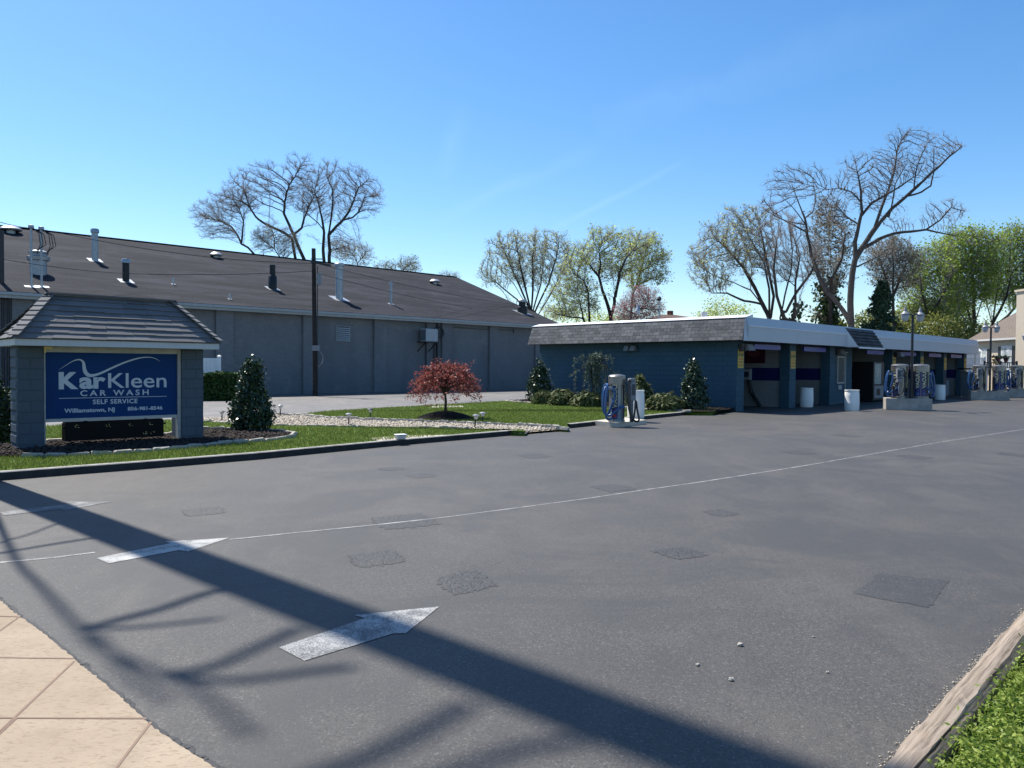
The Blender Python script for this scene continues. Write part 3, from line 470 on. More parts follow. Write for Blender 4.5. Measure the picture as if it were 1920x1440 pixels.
# ------------------------------------------------------------------ edging stones, one object each
protos = []
def stone_row(pts, L, label, group, h=.11, z=.05, w=.11):
    pts = [Vector(p[:2]) for p in pts]; seg = [(b-a).length for a, b in zip(pts, pts[1:])]; T = sum(seg); n = int(T/L)
    for i in range(n):
        s = (i+.5)*T/n; k = 0
        while k < len(seg)-1 and s > seg[k]: s -= seg[k]; k += 1
        d = (pts[k+1]-pts[k]).normalized(); p = pts[k]+d*s
        if len(protos) < 6:
            r = random.Random(len(protos)+50); b = MB(); q = []
            for zz, f in ((0, 1.), (.75, 1.0), (1., .82)):
                q.append([((sx*(.5+r.uniform(-.03, .01)))*f, (sy*(.5+r.uniform(-.08, .05)))*f, zz+r.uniform(-.08, .08)) for sx, sy in ((-1, -1), (0, -1.05), (1, -1), (1, 1), (0, 1.05), (-1, 1))])
            b.prism(q[0], q[1]).prism(q[1], q[2]); o = b.build('edging_stone', M['stone']); protos.append(o)
        else: o = random.choice(protos).copy(); C.objects.link(o)
        o.location = (p.x, p.y, z); o.rotation_euler = (random.gauss(0, .05), random.gauss(0, .04), math.atan2(d.y, d.x)+random.gauss(0, .06)); o.scale = (T/n*.97, w*random.uniform(.85, 1.2), h*random.uniform(.85, 1.2)); tag(o, label, 'edging stone', group)
stone_row(upper[2:], .27, 'rough edging stone in the row along the far side of the gravel path', 'stones edging the far side of the gravel path', .1, .05, .09)
stone_row(lower[1:7], .27, 'rough edging stone in the row along the near side of the gravel path', 'stones edging the near side of the gravel path', .1, .05, .09)
stone_row(sb_px[1:16], .34, 'pale edging stone round the mulch bed of the blue sign', 'stones edging the bed of the sign', .09, .1, .09)
stone_row(bedl[:-1], .36, 'low edging stone round the bed along the blue wall', 'stones edging the bed by the blue wall', .1, .08)
# ================================================================== MONUMENT SIGN
SA = math.radians(43.0); sg = thing('monument_sign', 'blue car wash sign under a hipped tile roof on two block pillars', 'sign', (-9.0, 14.0, 0), SA)
for x0, x1 in ((0, .42), (2.92, 3.36)):
    b = MB(); b.box(x0, x1, 0, .6, 0, 2.05); rr = random.Random(int(x0*10))
    for k in range(10):                                          # rough split faces at the ends
        z0 = k*.2+.008; e = rr.uniform(.012, .03); xx = x0 if x0 == 0 else x1; s = -1 if x0 == 0 else 1
        b.prism([(xx, .015, z0), (xx, .585, z0), (xx, .585, z0+.185), (xx, .015, z0+.185)], [(xx+s*e, .05, z0+.03), (xx+s*e, .55, z0+.03), (xx+s*e*.9, .55, z0+.16), (xx+s*e*.9, .05, z0+.16)])
    b.build('pillar', M['slateblock'], sg)
b = MB(); X0, X1, Y0, Y1, Z0, ZR = -.15, 3.56, -.45, 1.05, 2.14, 3.0; ins = (Y1-Y0)/2
b.box(X0+.03, X1-.03, Y0+.03, Y1-.03, 2.02, 2.136); b.build('fascia', M['fascia'], sg)
M['tile'] = leafmat('slate_roof_tile', (.12, .12, .124), (.15, .15, .154), (.185, .184, .187), .9, .2, 0, 6); rr = random.Random(4); tb = MB()
def slope(a, b_, c, d, n, wt):                                   # a-b eave, d-c ridge end; overlapping tiles in courses
    a, b_, c, d = map(Vector, (a, b_, c, d)); nr = (b_-a).cross(d-a).normalized()
    for i in range(n):
        t0, t1 = i/n, min(1, (i+1.25)/n); l0, r0, l1, r1 = a.lerp(d, t0), b_.lerp(c, t0), a.lerp(d, t1), b_.lerp(c, t1); w = (r0-l0).length; m_ = max(1, int(w/wt)); u = 0; us = [0]
        while us[-1] < 1: us.append(min(1, us[-1]+(wt*rr.uniform(.75, 1.25))/w))
        for u0, u1 in zip(us, us[1:]):
            lf = .032+rr.uniform(-.0035, .0035); q = [l0.lerp(r0, u0), l0.lerp(r0, u1), l1.lerp(r1, u1), l1.lerp(r1, u0)]; dd = (d-a).normalized()*rr.uniform(-.012, .012); q[0] = q[0]+dd; q[1] = q[1]+dd
            tb.prism([q[0]+nr*(lf-.014), q[1]+nr*(lf-.014), q[2]-nr*.006, q[3]-nr*.006], [q[0]+nr*lf, q[1]+nr*lf, q[2]+nr*.006, q[3]+nr*.006])
e1, e2, e3, e4 = (X0, Y0, Z0), (X1, Y0, Z0), (X1, Y1, Z0), (X0, Y1, Z0); r1_, r2_ = (X0+ins, .3, ZR), (X1-ins, .3, ZR)
slope(e1, e2, r2_, r1_, 8, .36); slope(e3, e4, r1_, r2_, 8, .36); slope(e2, e3, r2_, r2_, 8, .36); slope(e4, e1, r1_, r1_, 8, .36); [tb.poly(q_, [tuple(range(len(q_)))]) for q_ in ([e1, e2, r2_, r1_], [e3, e4, r1_, r2_], [e2, e3, r2_], [e4, e1, r1_])]; rf = tb.build('roof', M['tile'], sg)
hb = MB()
for a, c in ((e1, r1_), (e2, r2_), (e3, r2_), (e4, r1_)):
    a = Vector(a); c = Vector(c)
    for k in range(9):
        p = a.lerp(c, k/9); q = a.lerp(c, min(1, (k+1.2)/9)); hb.bar(p+Vector((0, 0, .062)), q+Vector((0, 0, .036)), .2, .02)
hb.bar(Vector(r1_)+Vector((-.05, 0, .03)), Vector(r2_)+Vector((.05, 0, .03)), .22, .03); hb.build('ridge_cap', M['tile'], rf)
b = MB(); b.box(.42, .455, .06, .16, .2, 2.02); b.box(2.86, 2.92, .06, .2, .12, 2.02); b.box(.455, 2.86, .08, .2, 1.915, 2.02); b.box(.455, 2.86, .09, .19, .595, .655); b.build('sign_frame', M['cream'], sg)
b = MB(); b.box(.42, .56, .02, .06, 1.97, 2.015); b.box(.42, .46, .02, .06, 1.9, 1.97); b.build('bracket', M['led'], sg)
pn = MB().box(.457, 2.858, .11, .17, .657, 1.913).build('sign_panel', M['signblue'], sg)
def pmap(x, y):                                                  # where a mark of the sign face stands on the panel
    u = (x-165)/1635; w = u*14.45/(15.95-u*1.5); t = 150+15*u; bt = 962-55*u; v = (y-t)/(bt-t); return .457+2.401*w, 1.913-1.256*v
PY = .108
def fit(body, x0, x1, yb, yt, bold=0, sp=1):
    xm = (x0+x1)/2; a, zb = pmap(x0, yb); c, _ = pmap(x1, yb); _, zb = pmap(xm, yb); _, zt = pmap(xm, yt); size = (zt-zb)/.727; o = text('lettering', body, size, M['signwhite'], pn, (0, 0, 0), (PI/2, 0, 0), bold, 1, sp, align='LEFT')
    xs = [v.co.x for v in o.data.vertices]; s = (c-a)/(max(xs)-min(xs)); o.scale = (s, 1, 1); o.location = (a-min(xs)*s, PY, zb)
fit('K', 332, 575, 586, 391, .02); fit('ar', 585, 912, 582, 391, .016); fit('Kleen', 942, 1668, 575, 391, .003); fit('CAR WASH', 597, 1445, 673, 604, .0025, 1.45); fit('SELF SERVICE', 752, 1306, 772, 717, .003, 1.12); fit('Williamstown, NJ', 398, 1022, 876, 826, .003); fit('856-981-8546', 1184, 1617, 851, 808, .003)
sw = [(330, 365, 1), (420, 310, 5), (500, 262, 9), (560, 241, 13), (605, 243, 18), (632, 265, 26), (643, 300, 34), (648, 345, 40), (662, 390, 44), (695, 424, 44), (740, 432, 36), (800, 420, 28), (880, 390, 25), (1000, 333, 22), (1150, 270, 20), (1300, 222, 16), (1400, 206, 12), (1480, 208, 9), (1540, 225, 6), (1590, 256, 1)]
b = MB(); cur = [(Vector(pmap(x, y)), w*.0008) for x, y, w in sw]; fine = []
for i in range(len(cur)-1):
    p0, p1, p2, p3 = (cur[max(0, min(len(cur)-1, j))][0] for j in (i-1, i, i+1, i+2))
    for k in range(6):
        t = k/6; fine.append((.5*((2*p1)+(p2-p0)*t+(2*p0-5*p1+4*p2-p3)*t*t+(3*p1-p0-3*p2+p3)*t**3), cur[i][1]*(1-t)+cur[i+1][1]*t))
fine.append(cur[-1]); ed = []
for i, (p, w) in enumerate(fine):
    d = (fine[min(i+1, len(fine)-1)][0]-fine[max(i-1, 0)][0]).normalized(); n = Vector((-d.y, d.x)); ed.append((p+n*w, p-n*w))
for (a, c), (e, f) in zip(ed, ed[1:]): b.face([(a.x, PY-.004, a.y), (c.x, PY-.004, c.y), (f.x, PY-.004, f.y), (e.x, PY-.004, e.y)])
b.build('swoosh', M['signwhite'], pn); a, z = pmap(335, 712); c, z2 = pmap(1668, 682); MB().box(a, c, PY-.004, PY, (z+z2)/2-.005, (z+z2)/2+.005).build('rule', M['signwhite'], pn)
bx = MB(); bx.box(.78, 2.58, .08, .34, .22, .56).box(.79, 2.57, .1, .3, .56, .585); bx.box(.74, .78, .1, .16, .46, .5).box(2.58, 2.63, .1, .16, .47, .5).box(1.1, 1.16, .07, .12, .56, .6).box(2.2, 2.26, .07, .12, .56, .6); cab = bx.build('cabinet', M['cabinet'], sg)
b = MB(); rr = random.Random(9)
for cx_, cz_, n in ((.98, .5, 14), (1.53, .49, 7), (1.94, .49, 9), (2.34, .495, 6), (2.22, .31, 16), (2.36, .3, 5)):
    for k in range(n): x = cx_+rr.randint(-3, 3)*.012; z = cz_+rr.randint(-2, 2)*.013; b.box(x-.004, x+.004, .076, .079, z-.005, z+.005)
b.build('vent_hole', M['led'], cab)  # raised pale spots, coloured as sunlit ground showing through holes
# ================================================================== GREY BUILDING
GB = Vector((3.85, 61.5, 0)); gd = Vector((27.25, 26.3, 0)).normalized(); GA = math.atan2(gd.y, gd.x); A0 = Vector((-23.4, 35.2, 0)); L0 = -12.0
gb = thing('brick_building', 'long low grey painted brick building with dark shingled gable roof and vents', 'building', tuple(A0), GA); GF = frame(gb); GI = GF.inverted(); LE = (GB-A0).length; EZ, RZ, HW = 5.0, 9.75, 13.0
def gt(pxx):                                                      # distance along the wall under an image column
    r = (pxx-960)/F; return (-23.4-r*35.2)/(r*gd.y-gd.x)
b = MB(); b.box(L0, LE-.6, 0, .3, 0, EZ-.05); b.box(LE-.9, LE-.6, .3, HW*2, 0, EZ-.05); b.poly([(LE-.6, .3, EZ-.05), (LE-.6, 2*HW-.3, EZ-.05), (LE-.6, HW, RZ-.1)], [(0, 1, 2)]); b.build('wall', M['greybrick'], gb)
for i, (x, w) in enumerate(((-120, .9), (22, .8), (403, .95), (566, 1.0), (699, .95), (826, .9), (915, .85), (1001, .8))):
    t = gt(x); MB().box(t, t+w, -.17, -.002, 0, EZ-.12).build('pilaster', M['greybrick'], gb)
b = MB(); OV = .55; sl_ = (RZ-EZ)/HW; ze = EZ-OV*sl_
def rq(x0, x1, y0, y1, up=0):
    z = lambda y: EZ+(y)*sl_+up
    k = math.hypot(1, sl_); return [(x0, y0, z(y0)), (x1, y0, z(y0)), (x1, y1, z(y1)), (x0, y1, z(y1))], [(x0, (y0+OV)*k), (x1, (y0+OV)*k), (x1, (y1+OV)*k), (x0, (y1+OV)*k)]
p, uv = rq(L0-1, LE, -OV, HW, .16); b.face(p, 0, uv); q = [(x, 2*HW-y, z) for x, y, z in p]; b.face(q[::-1], 0, uv[::-1]); p2, _ = rq(L0-1, LE, -OV, HW, .0); b.face(p2[::-1]); b.face([p[1], p[2], p2[2], p2[1]]); b.face([(v[0], 2*HW-v[1], v[2]) for v in (p[1], p[2], p2[2], p2[1])]); b.face([p[0], p[1], p2[1], p2[0]])
rf = b.build('roof', M['roof'], gb)
MB().bar((L0-1, HW, RZ+.175), (LE, HW, RZ+.175), .35, .03).build('ridge_cap', M['roof'], rf)
b = MB(); b.box(L0-1, LE+.02, -OV-.13, -OV-.003, ze-.0, ze+.13); b.box(L0-1, LE, -OV-.0, -OV+.03, ze-.14, ze-.0); b.build('gutter', M['utilgrey'], gb); MB().box(L0-1, LE-.02, -OV+.04, 0, ze-.1, ze-.06).build('soffit', M['utilgrey'], gb)
t = gt(630); b = MB(); b.box(t, t+.95, -.06, 0, 3.2, 4.15)
for k in range(7): b.prism([(t+.06, -.07, 3.27+k*.12), (t+.89, -.07, 3.27+k*.12), (t+.89, -.12, 3.25+k*.12), (t+.06, -.12, 3.25+k*.12)], [(t+.06, -.065, 3.32+k*.12), (t+.89, -.065, 3.32+k*.12), (t+.89, -.07, 3.33+k*.12), (t+.06, -.07, 3.33+k*.12)])
lv = b.build('louvre_vent', M['utilgrey'], gb); MB().box(t+.05, t+.9, -.066, -.061, 3.23, 4.12).build('opening', M['black'], lv)
t = gt(781); ac = MB().box(t+.05, t+1.05, -.95, -.28, 3.35, 4.2).build('air_conditioner', M['utilgrey'], gb, bevel=.02); b = MB(); b.bar((t+.08, -.9, 3.33), (t+.08, 0, 2.7), .05, .05).bar((t+1.0, -.9, 3.33), (t+1.0, 0, 2.7), .05, .05).box(t, t+1.1, -.98, 0, 3.29, 3.345); b.build('bracket', M['dark'], ac); b = MB()
for k in range(9): b.box(t+.046, t+.05, -.9+k*.07, -.86+k*.07, 3.42, 4.13)
b.build('grille', M['dark'], ac)
def conduit(x, z0, z1, r=.04, y=-.1, mat='dark', nm='conduit'): t = gt(x); MB().tube([(t, y, z0), (t, y, z1)], r, 6).build(nm, M[mat], gb)
conduit(797, 0, 4.6, .045); conduit(812, 0, 4.3, .04); conduit(818, 0, 4.8, .07); conduit(5, 0, 4.8, .06); conduit(15, 0, 4.7, .05); conduit(52, 3, 4.8, .03, -.1, 'white')
t = gt(816); pts = [(t-.25, -.35, 4.35), (t+.1, -.36, 4.38), (t+.35, -.36, 4.2), (t+.42, -.36, 3.95), (t+.3, -.36, 3.72), (t+.1, -.36, 3.68)]; MB().tube(pts, .06, 8).build('conduit', M['dark'], gb)
t = gt(960); MB().tube([(t, -.08, 4.55), (t+.03, -.1, 4.4), (t+.05, -.08, 4.25)], .03, 6).tube([(t-6.2, -.06, 4.45), (t-3, -.06, 4.4), (t, -.06, 4.45)], .012, 5).build('cable', M['wire'], gb)
rn = Vector((0, -sl_, 1)).normalized(); rp0 = Vector((0, 0, EZ+.16))
def onroof(x, y):
    o = GI @ Vector((0, 0, H)); d = GI.to_3x3() @ Vector(ray(x, y)); return o+d*((rp0-o).dot(rn)/d.dot(rn))
def flash(b, p, w, mi=0):
    k = sl_; b.poly([(p.x-w, p.y-w, p.z-w*k+.012), (p.x+w, p.y-w, p.z-w*k+.012), (p.x+w, p.y+w, p.z+w*k+.012), (p.x-w, p.y+w, p.z+w*k+.012)], [(0, 1, 2, 3)], mi)
def stack(x, y, ytop, r, mat, label=None, cap=1, lower=None):
    p = onroof(x, y); w = GF @ p; h = (Y(x, ytop, w.y).z-w.z); b = MB(); flash(b, p, r*2.1, 1); b.tube([p-Vector((0, 0, .25)), p+Vector((0, 0, h))], r, 12)
    if lower: b.tube([p-Vector((0, 0, .2)), p+Vector((0, 0, h*.5)), p+Vector((0, 0, h*.58))], [r*1.5, r*1.5, r], 12)
    if cap: b.lathe([(r*.6, h-.02), (r*1.35, h+.02), (r*1.35, h+.17), (r*1.1, h+.24), (0, h+.27)], 14, p, 1)
    o = b.build('vent_stack', [M[mat], M['galv']], rf, smooth=True)
    if label: o['label'] = label
stack(178, 488, 437, .17, 'galv', 'tall galvanised vent stack'); stack(236, 527, 494, .17, 'black', 'short black vent stack with pale cap'); stack(325, 533, 520, .05, 'offwhite', 'thin pale vent pipe', 0); stack(431, 561, 550, .05, 'offwhite', 'thin pale vent pipe', 0); stack(511, 541, 497, .18, 'black', 'black vent stack with thick base', 0, 1); stack(636, 560, 500, .25, 'galv', 'tall square capped galvanised stack'); stack(733, 570, 535, .09, 'galv', 'slim galvanised stack'); stack(979, 586, 567, .28, 'black', 'black stack at the roof end', 1, 1)
p = onroof(72, 512); b = MB(); b.lathe([(.38, -.4), (.38, .6), (.5, .63), (.52, .8), (.36, .86), (.34, .98), (.46, 1.0), (.46, 1.06), (.2, 1.15), (0, 1.16)], 20, p); b.build('roof_fan', M['galv'], rf, smooth=True)
for x, y, w in ((20, 436, .7), (405, 483, .5), (815, 532, .55)):
    p = onroof(x, y); b = MB(); b.lathe([(w*.35, -.3), (w*.35, .1), (w*.8, .12), (w*.85, .2), (w*.5, .36), (0, .4)], 14, p); b.build('ridge_vent', M['galv'], rf, smooth=True)
for x, yt in ((59, 428), (78, 431)):
    p = onroof(x, 537); w = GF @ p; h = Y(x, yt, w.y).z-w.z; b = MB(); b.tube([p, p+Vector((0, 0, h))], .055, 8).lathe([(.06, h), (.13, h+.02), (.12, h+.14), (0, h+.18)], 10, p); b.poly([(p.x-.3, p.y-.2, p.z-.06), (p.x+.3, p.y-.2, p.z-.06), (p.x+.3, p.y+.06, p.z+.04), (p.x-.3, p.y+.06, p.z+.04)], [(0, 1, 2, 3)], 1)
    for k in range(3):
        q = p+Vector((.04, -.05, h+.02)); b.tube([q, q+Vector((.25+.1*k, -.1, -.25)), q+Vector((.3+.12*k, -.1, -.75)), q+Vector((.15, -.1, -1.25+.1*k))], .02, 5, 2)
    b.build('service_mast', [M['galv'], M['white'], M['wire']], rf)
# slim black utility mast at the left edge of the roof
p = onroof(3, 530); w = GF @ p; MB().tube([p-Vector((0, 0, .2)), p+Vector((0, 0, Y(3, 432, w.y).z-w.z))], .11, 8).build('roof_mast', M['dark'], rf)
# ================================================================== CAR WASH
cw = thing('car_wash', 'long flat roofed blue block car wash with open bays and white fascia', 'building', tuple(wash0), TH); WF = frame(cw); WL, WD, FT, FB = 30.3, 10.7, 3.72, 2.78
b = MB(); b.box(0, .28, 0.45, WD, 0, 3.3); b.box(.28, WL, WD-.25, WD, 0, 3.3); b.build('wall', M['blueblock'], cw)
for x in (0, 4.55, 8.7, 16.7, 21.2, 25.5, WL-.6):
    MB().box(x, x+.6, 0, .45, 0, 3.0).build('pillar', M['blueblock'], cw)
    if x > 0:
        pt = MB().box(x+.12, x+.48, .452, WD-.26, 0, 3.0).build('partition', M['beige'], cw); MB().box(x+.1, x+.12, .46, WD-.3, 1.18, 1.74).build('stripe', M['stripe'], pt)
b = MB(); b.box(9.3, 11.9, .25, .5, 0, 3.0); b.box(11.65, 11.9, .5, 6, 0, 3.0); b.build('room_wall', M['blueblock'], cw)
b = MB(); b.box(11.9, 16.7, 3.2, 3.4, 0, 3.0); b.build('back_wall', M['beige'], cw)
MB().box(12.0, 13.6, 3.13, 3.195, 0, 2.1).build('door', M['black'], cw)
MB().box(-.3, WL+.3, -.3, WD+.1, 3.02, 3.5).build('roof_slab', M['offwhite'], cw)
b = MB(); prof = [(-.62, FB), (-.62, FB+.58), (-.5, FT), (-.36, FT), (-.36, FB)]
b.prism([(-.22, y, z) for y, z in prof], [(WL+.35, y, z) for y, z in prof]); b.box(-.3, WL+.34, -.36, -.05, FB+.03, FB+.06); b.box(WL+.2, WL+.35, -.36, WD+.2, FB, FT-.03); b.build('fascia', M['fascia'], cw); MB().box(-.2, WL+.3, -.645, -.622, FB+.56, FB+.6).build('fascia_trim', M['white'], cw)
b = MB(); prof = [(-.62, FB), (-.5, FT), (-.28, FT), (-.28, FB)]; b.poly([(-.62, -.62, FB), (-.3, -.5, FT), (-.221, -.5, FT), (-.221, -.62, FB)], [(0, 3, 2, 1)]); b.build('end_panel', M['fascia'], cw)
b = MB(); ex, tx = -.66, -.3; y0, y1 = -.6, WD+.2; k = math.hypot(ex-tx, FT-FB)
b.face([(ex, y1, FB+.02), (ex, y0, FB+.02), (tx, y0+.08, FT-.02), (tx, y1, FT-.02)], 0, [(0, 0), (y1-y0, 0), (y1-y0, k), (0, k)]); b.face([(ex, y0, FB+.02), (ex, y1, FB+.02), (0, y1, FB+.02), (0, y0, FB+.02)]); b.face([(ex, y1, FB+.02), (tx, y1, FT-.02), (0, y1, FT), (0, y1, FB)]); b.build('mansard', M['mansard'], cw)
b = MB(); b.prism([(-.33, -.52, FT-.03), (.3, -.52, FT-.03), (.3, -.52, FT+.1), (.2, -.52, FT+.1)], [(-.33, WD+.25, FT-.03), (.3, WD+.25, FT-.03), (.3, WD+.25, FT+.1), (.2, WD+.25, FT+.1)]); b.build('roof_edge', M['white'], cw)
b = MB(); x0, x1 = 9.1, 12.5; b.face([(x0+.1, -1.12, FB-.02), (x1-.1, -1.12, FB-.02), (x1, -.53, FT-.06), (x0, -.53, FT-.06)], 0, [(0, 0), (3.2, 0), (3.2, 1.3), (0, 1.3)]); cm = b.build('mansard', M['mansard'], cw)
b = MB(); b.face([(x0+.1, -1.12, FB-.024), (x0, -.53, FT-.064), (x0, -.53, FB-.024)]); b.face([(x1-.1, -1.12, FB-.024), (x1, -.53, FB-.024), (x1, -.53, FT-.064)]); b.face([(x0+.1, -1.12, FB-.025), (x0, -.53, FB-.025), (x1, -.53, FB-.025), (x1-.1, -1.12, FB-.025)]); b.box(x0+.08, x1-.08, -1.15, -1.125, FB-.09, FB-.01); b.build('cheek', M['white'], cm)
rr = random.Random(3)
b = MB()                                                          # raised tile butts of the centre mansard
for k_ in range(1, 6):
    f = k_/6; yy = -1.12+.59*f; zz = FB-.02+(FT-FB-.04)*f; b.bar((x0+.1-.1*f, yy-.02, zz+.005), (x1-.1+.1*f, yy-.02, zz+.005), .05, .03)
b.build('tile_edge', M['mansard'], cm)
o = MB().box(10.05, 10.85, .19, .247, 1.0, 2.35).build('window_frame', M['cream'], cw); MB().box(10.12, 10.78, .18, .189, 1.07, 2.28).build('window', M['glass'], o)
MB().box(10.2, 10.6, .2, .247, .72, .92).build('notice', M['utilgrey'], cw); b = MB(); b.box(11.0, 11.06, .2, .247, 0, 2.55).box(10.2, 11.3, .2, .247, 2.52, 2.57); b.build('conduit', M['utilgrey'], cw)
for x in (1.2, 5.7, 12.9, 17.9, 22.4, 26.6):
    s = MB(); n = 8; w = 2.3; s.prism([(x+.12*(1-math.cos(a)) if 0 else x+.1+.1*math.cos(a), -.1, 2.6+.1*math.sin(a)) for a in [PI/2+PI*i/n for i in range(n+1)]]+[(x+w-.1+.1*math.cos(a), -.1, 2.6+.1*math.sin(a)) for a in [-PI/2+PI*i/n for i in range(n+1)]], [(x+.1+.1*math.cos(a), -.03, 2.6+.1*math.sin(a)) for a in [PI/2+PI*i/n for i in range(n+1)]]+[(x+w-.1+.1*math.cos(a), -.03, 2.6+.1*math.sin(a)) for a in [-PI/2+PI*i/n for i in range(n+1)]])
    o = s.build('bay_sign', M['baysign'], cw); b = MB(); u = x+.3
    while u < x+w-.2:
        q = rr.uniform(.04, .11); b.box(u, u+q, -.106, -.101, 2.585-rr.random()*.008, 2.603+rr.random()*.012); u += q+rr.choice((.018, .018, .06))
    b.build('lettering', M['baytext'], o)
def lobj(o, p): o.location = WF @ Vector(p); o.rotation_euler = (0, 0, TH); return o
stops = (('corner pillar beside the first bay', .08), ('pillar between the first and second bays', 4.63), ('pillar right of the dark vending bay', 16.78), ('pillar behind the right vacuum canister of the first island', 21.28), ('pillar left of the last bay', 25.58), ('end pillar at the far corner', WL-.52))
for nm, x in stops:
    t = lobj(thing('warning_sign', 'yellow STOP sign on the '+nm, 'sign', group='yellow stop signs on the bay pillars'), (x, -.012, 1.72)); w, h = .44, .76
    bd = MB().box(0, w, -.008, .01, 0, h).build('board', M['yellow'], t); b = MB()
    for k in range(3): c = w*(.2+.3*k); b.face([(c-.035, -.011, h*.8), (c+.035, -.011, h*.8), (c+.035, -.011, h*.9), (c-.035, -.011, h*.9)]); b.face([(c-.06, -.011, h*.89), (c+.06, -.011, h*.89), (c, -.011, h*.97)])
    b.build('arrow', M['orange'], bd); text('lettering', 'STOP', .17, M['ink'], bd, (w/2, -.009, h*.61), (PI/2, 0, 0), .006, .95, 1, .002); b = MB()
    for k in range(3): zz = h*(.44-.17*k); [b.box(w*.1+i*w*.17, w*.1+i*w*.17+w*.12, -.0115, -.0095, zz, zz+h*.1) for i in range(5)]
    b.build('lettering', M['orange'], bd)
for nm, x, y, rz in (('first bay of the car wash', .25, -.05, 0), ('room under the centre mansard', 9.75, .2, 0), ('fourth bay behind the lamp post', 17.0, -.05, 0)):
    t = lobj(thing('floodlight', 'dark floodlight under the fascia by the '+nm, 'floodlight', group='floodlights under the eaves'), (x, y, 2.55)); MB().box(-.12, .08, -.14, .04, -.16, .12).build('bracket', M['dark'], t); MB().prism([(.1, -.3, -.12), (.62, -.3, -.12), (.62, -.05, -.14), (.1, -.05, -.14)], [(.14, -.2, .12), (.58, -.2, .12), (.58, -.05, .12), (.14, -.05, .12)]).build('lamp_housing', M['meter'], t)
t = lobj(thing('floodlight', 'twin floodlight high on the blue side wall', 'floodlight', group='floodlights under the eaves'), (-.02, 5.05, 2.55)); MB().box(-.12, 0, -.12, .12, -.05, .18).build('bracket', M['dark'], t)
for s in (-1, 1): MB().prism([(-.3, s*.17-.13, -.1), (-.3, s*.17+.13, -.1), (-.06, s*.17+.13, -.12), (-.06, s*.17-.13, -.12)], [(-.22, s*.17-.11, .12), (-.22, s*.17+.11, .12), (-.06, s*.17+.11, .12), (-.06, s*.17-.11, .12)]).build('lamp_housing', M['meter'], t)
t = lobj(thing('notice_board', 'maroon notice board inside the first bay', 'notice board'), (4.66, 1.75, 1.95)); MB().box(-.03, 0, -.55, .55, 0, .85).build('board', M['maroon'], t); b = MB(); b.lathe([(.3, 0), (.32, .01)], 20); o = b.build('emblem', plain('board_oval', (.16, .05, .07)), t); o.rotation_euler = (0, -PI/2, 0); o.scale = (.5, 1, 1); o.location = (-.033, 0, .45)
t = lobj(thing('coin_box', 'grey control box on the blue stripe of the first bay', 'control box'), (4.64, 2.0, 1.2)); MB().box(-.16, 0, -.18, .2, 0, .5).build('box', M['utilgrey'], t, bevel=.015); MB().box(-.17, -.161, -.1, .12, .12, .36).build('face', M['meterdark'], t)
t = lobj(thing('spray_boom', 'dark hose boom leaning in the first bay', 'hose'), (4.45, 1.7, 0)); MB().tube([(.1, -.35, .02), (.1, .05, .6), (.1, .22, 1.2)], .07, 8).build('hose', M['blackhose'], t)
t = lobj(thing('vending_machine', 'tall black vending machine with lit window in the third bay', 'vending machine'), (14.15, .02, 0)); MB().box(0, 1.5, 0, 1.1, .08, 2.12).build('cabinet', M['black'], t, bevel=.02); b = MB(); b.box(.12, .95, -.015, -.003, .95, 2.02); wnd = b.build('window', M['vendglass'], t); b = MB(); b.box(.95, 1.0, -.03, -.004, .95, 2.02); b.build('light_strip', M['globe'], wnd); MB().box(.12, 1.38, -.02, -.003, .2, .85).build('delivery_door', M['meter'], t); MB().box(.4, .9, -.03, -.021, .35, .7).build('flap', M['black'], t); MB().box(1.06, 1.38, -.03, -.003, 1.1, 1.9).build('coin_panel', M['dark'], t)
t = lobj(thing('utility_cabinet', 'pale blue grey cabinet standing inside the last bay', 'cabinet'), (28.2, .7, 0)); MB().box(0, .9, 0, .6, 0, 1.05).build('box', plain('cabinet_bluegrey', (.14, .2, .26)), t, bevel=.02); MB().box(.06, .84, -.012, -.003, .06, .99).build('door', plain('cabinet_door', (.15, .21, .27)), t)
t = lobj(thing('electric_box', 'small grey electric box on a post by the blue wall', 'electric box'), (-.35, 1.75, .1)); MB().box(-.1, .1, -.17, .17, .48, .82).build('box', M['utilgrey'], t, bevel=.015); MB().tube([(0, 0, 0), (0, 0, .5)], .025, 6).tube([(0, .08, 0), (0, .08, .5)], .02, 6).build('post', M['utilgrey'], t)
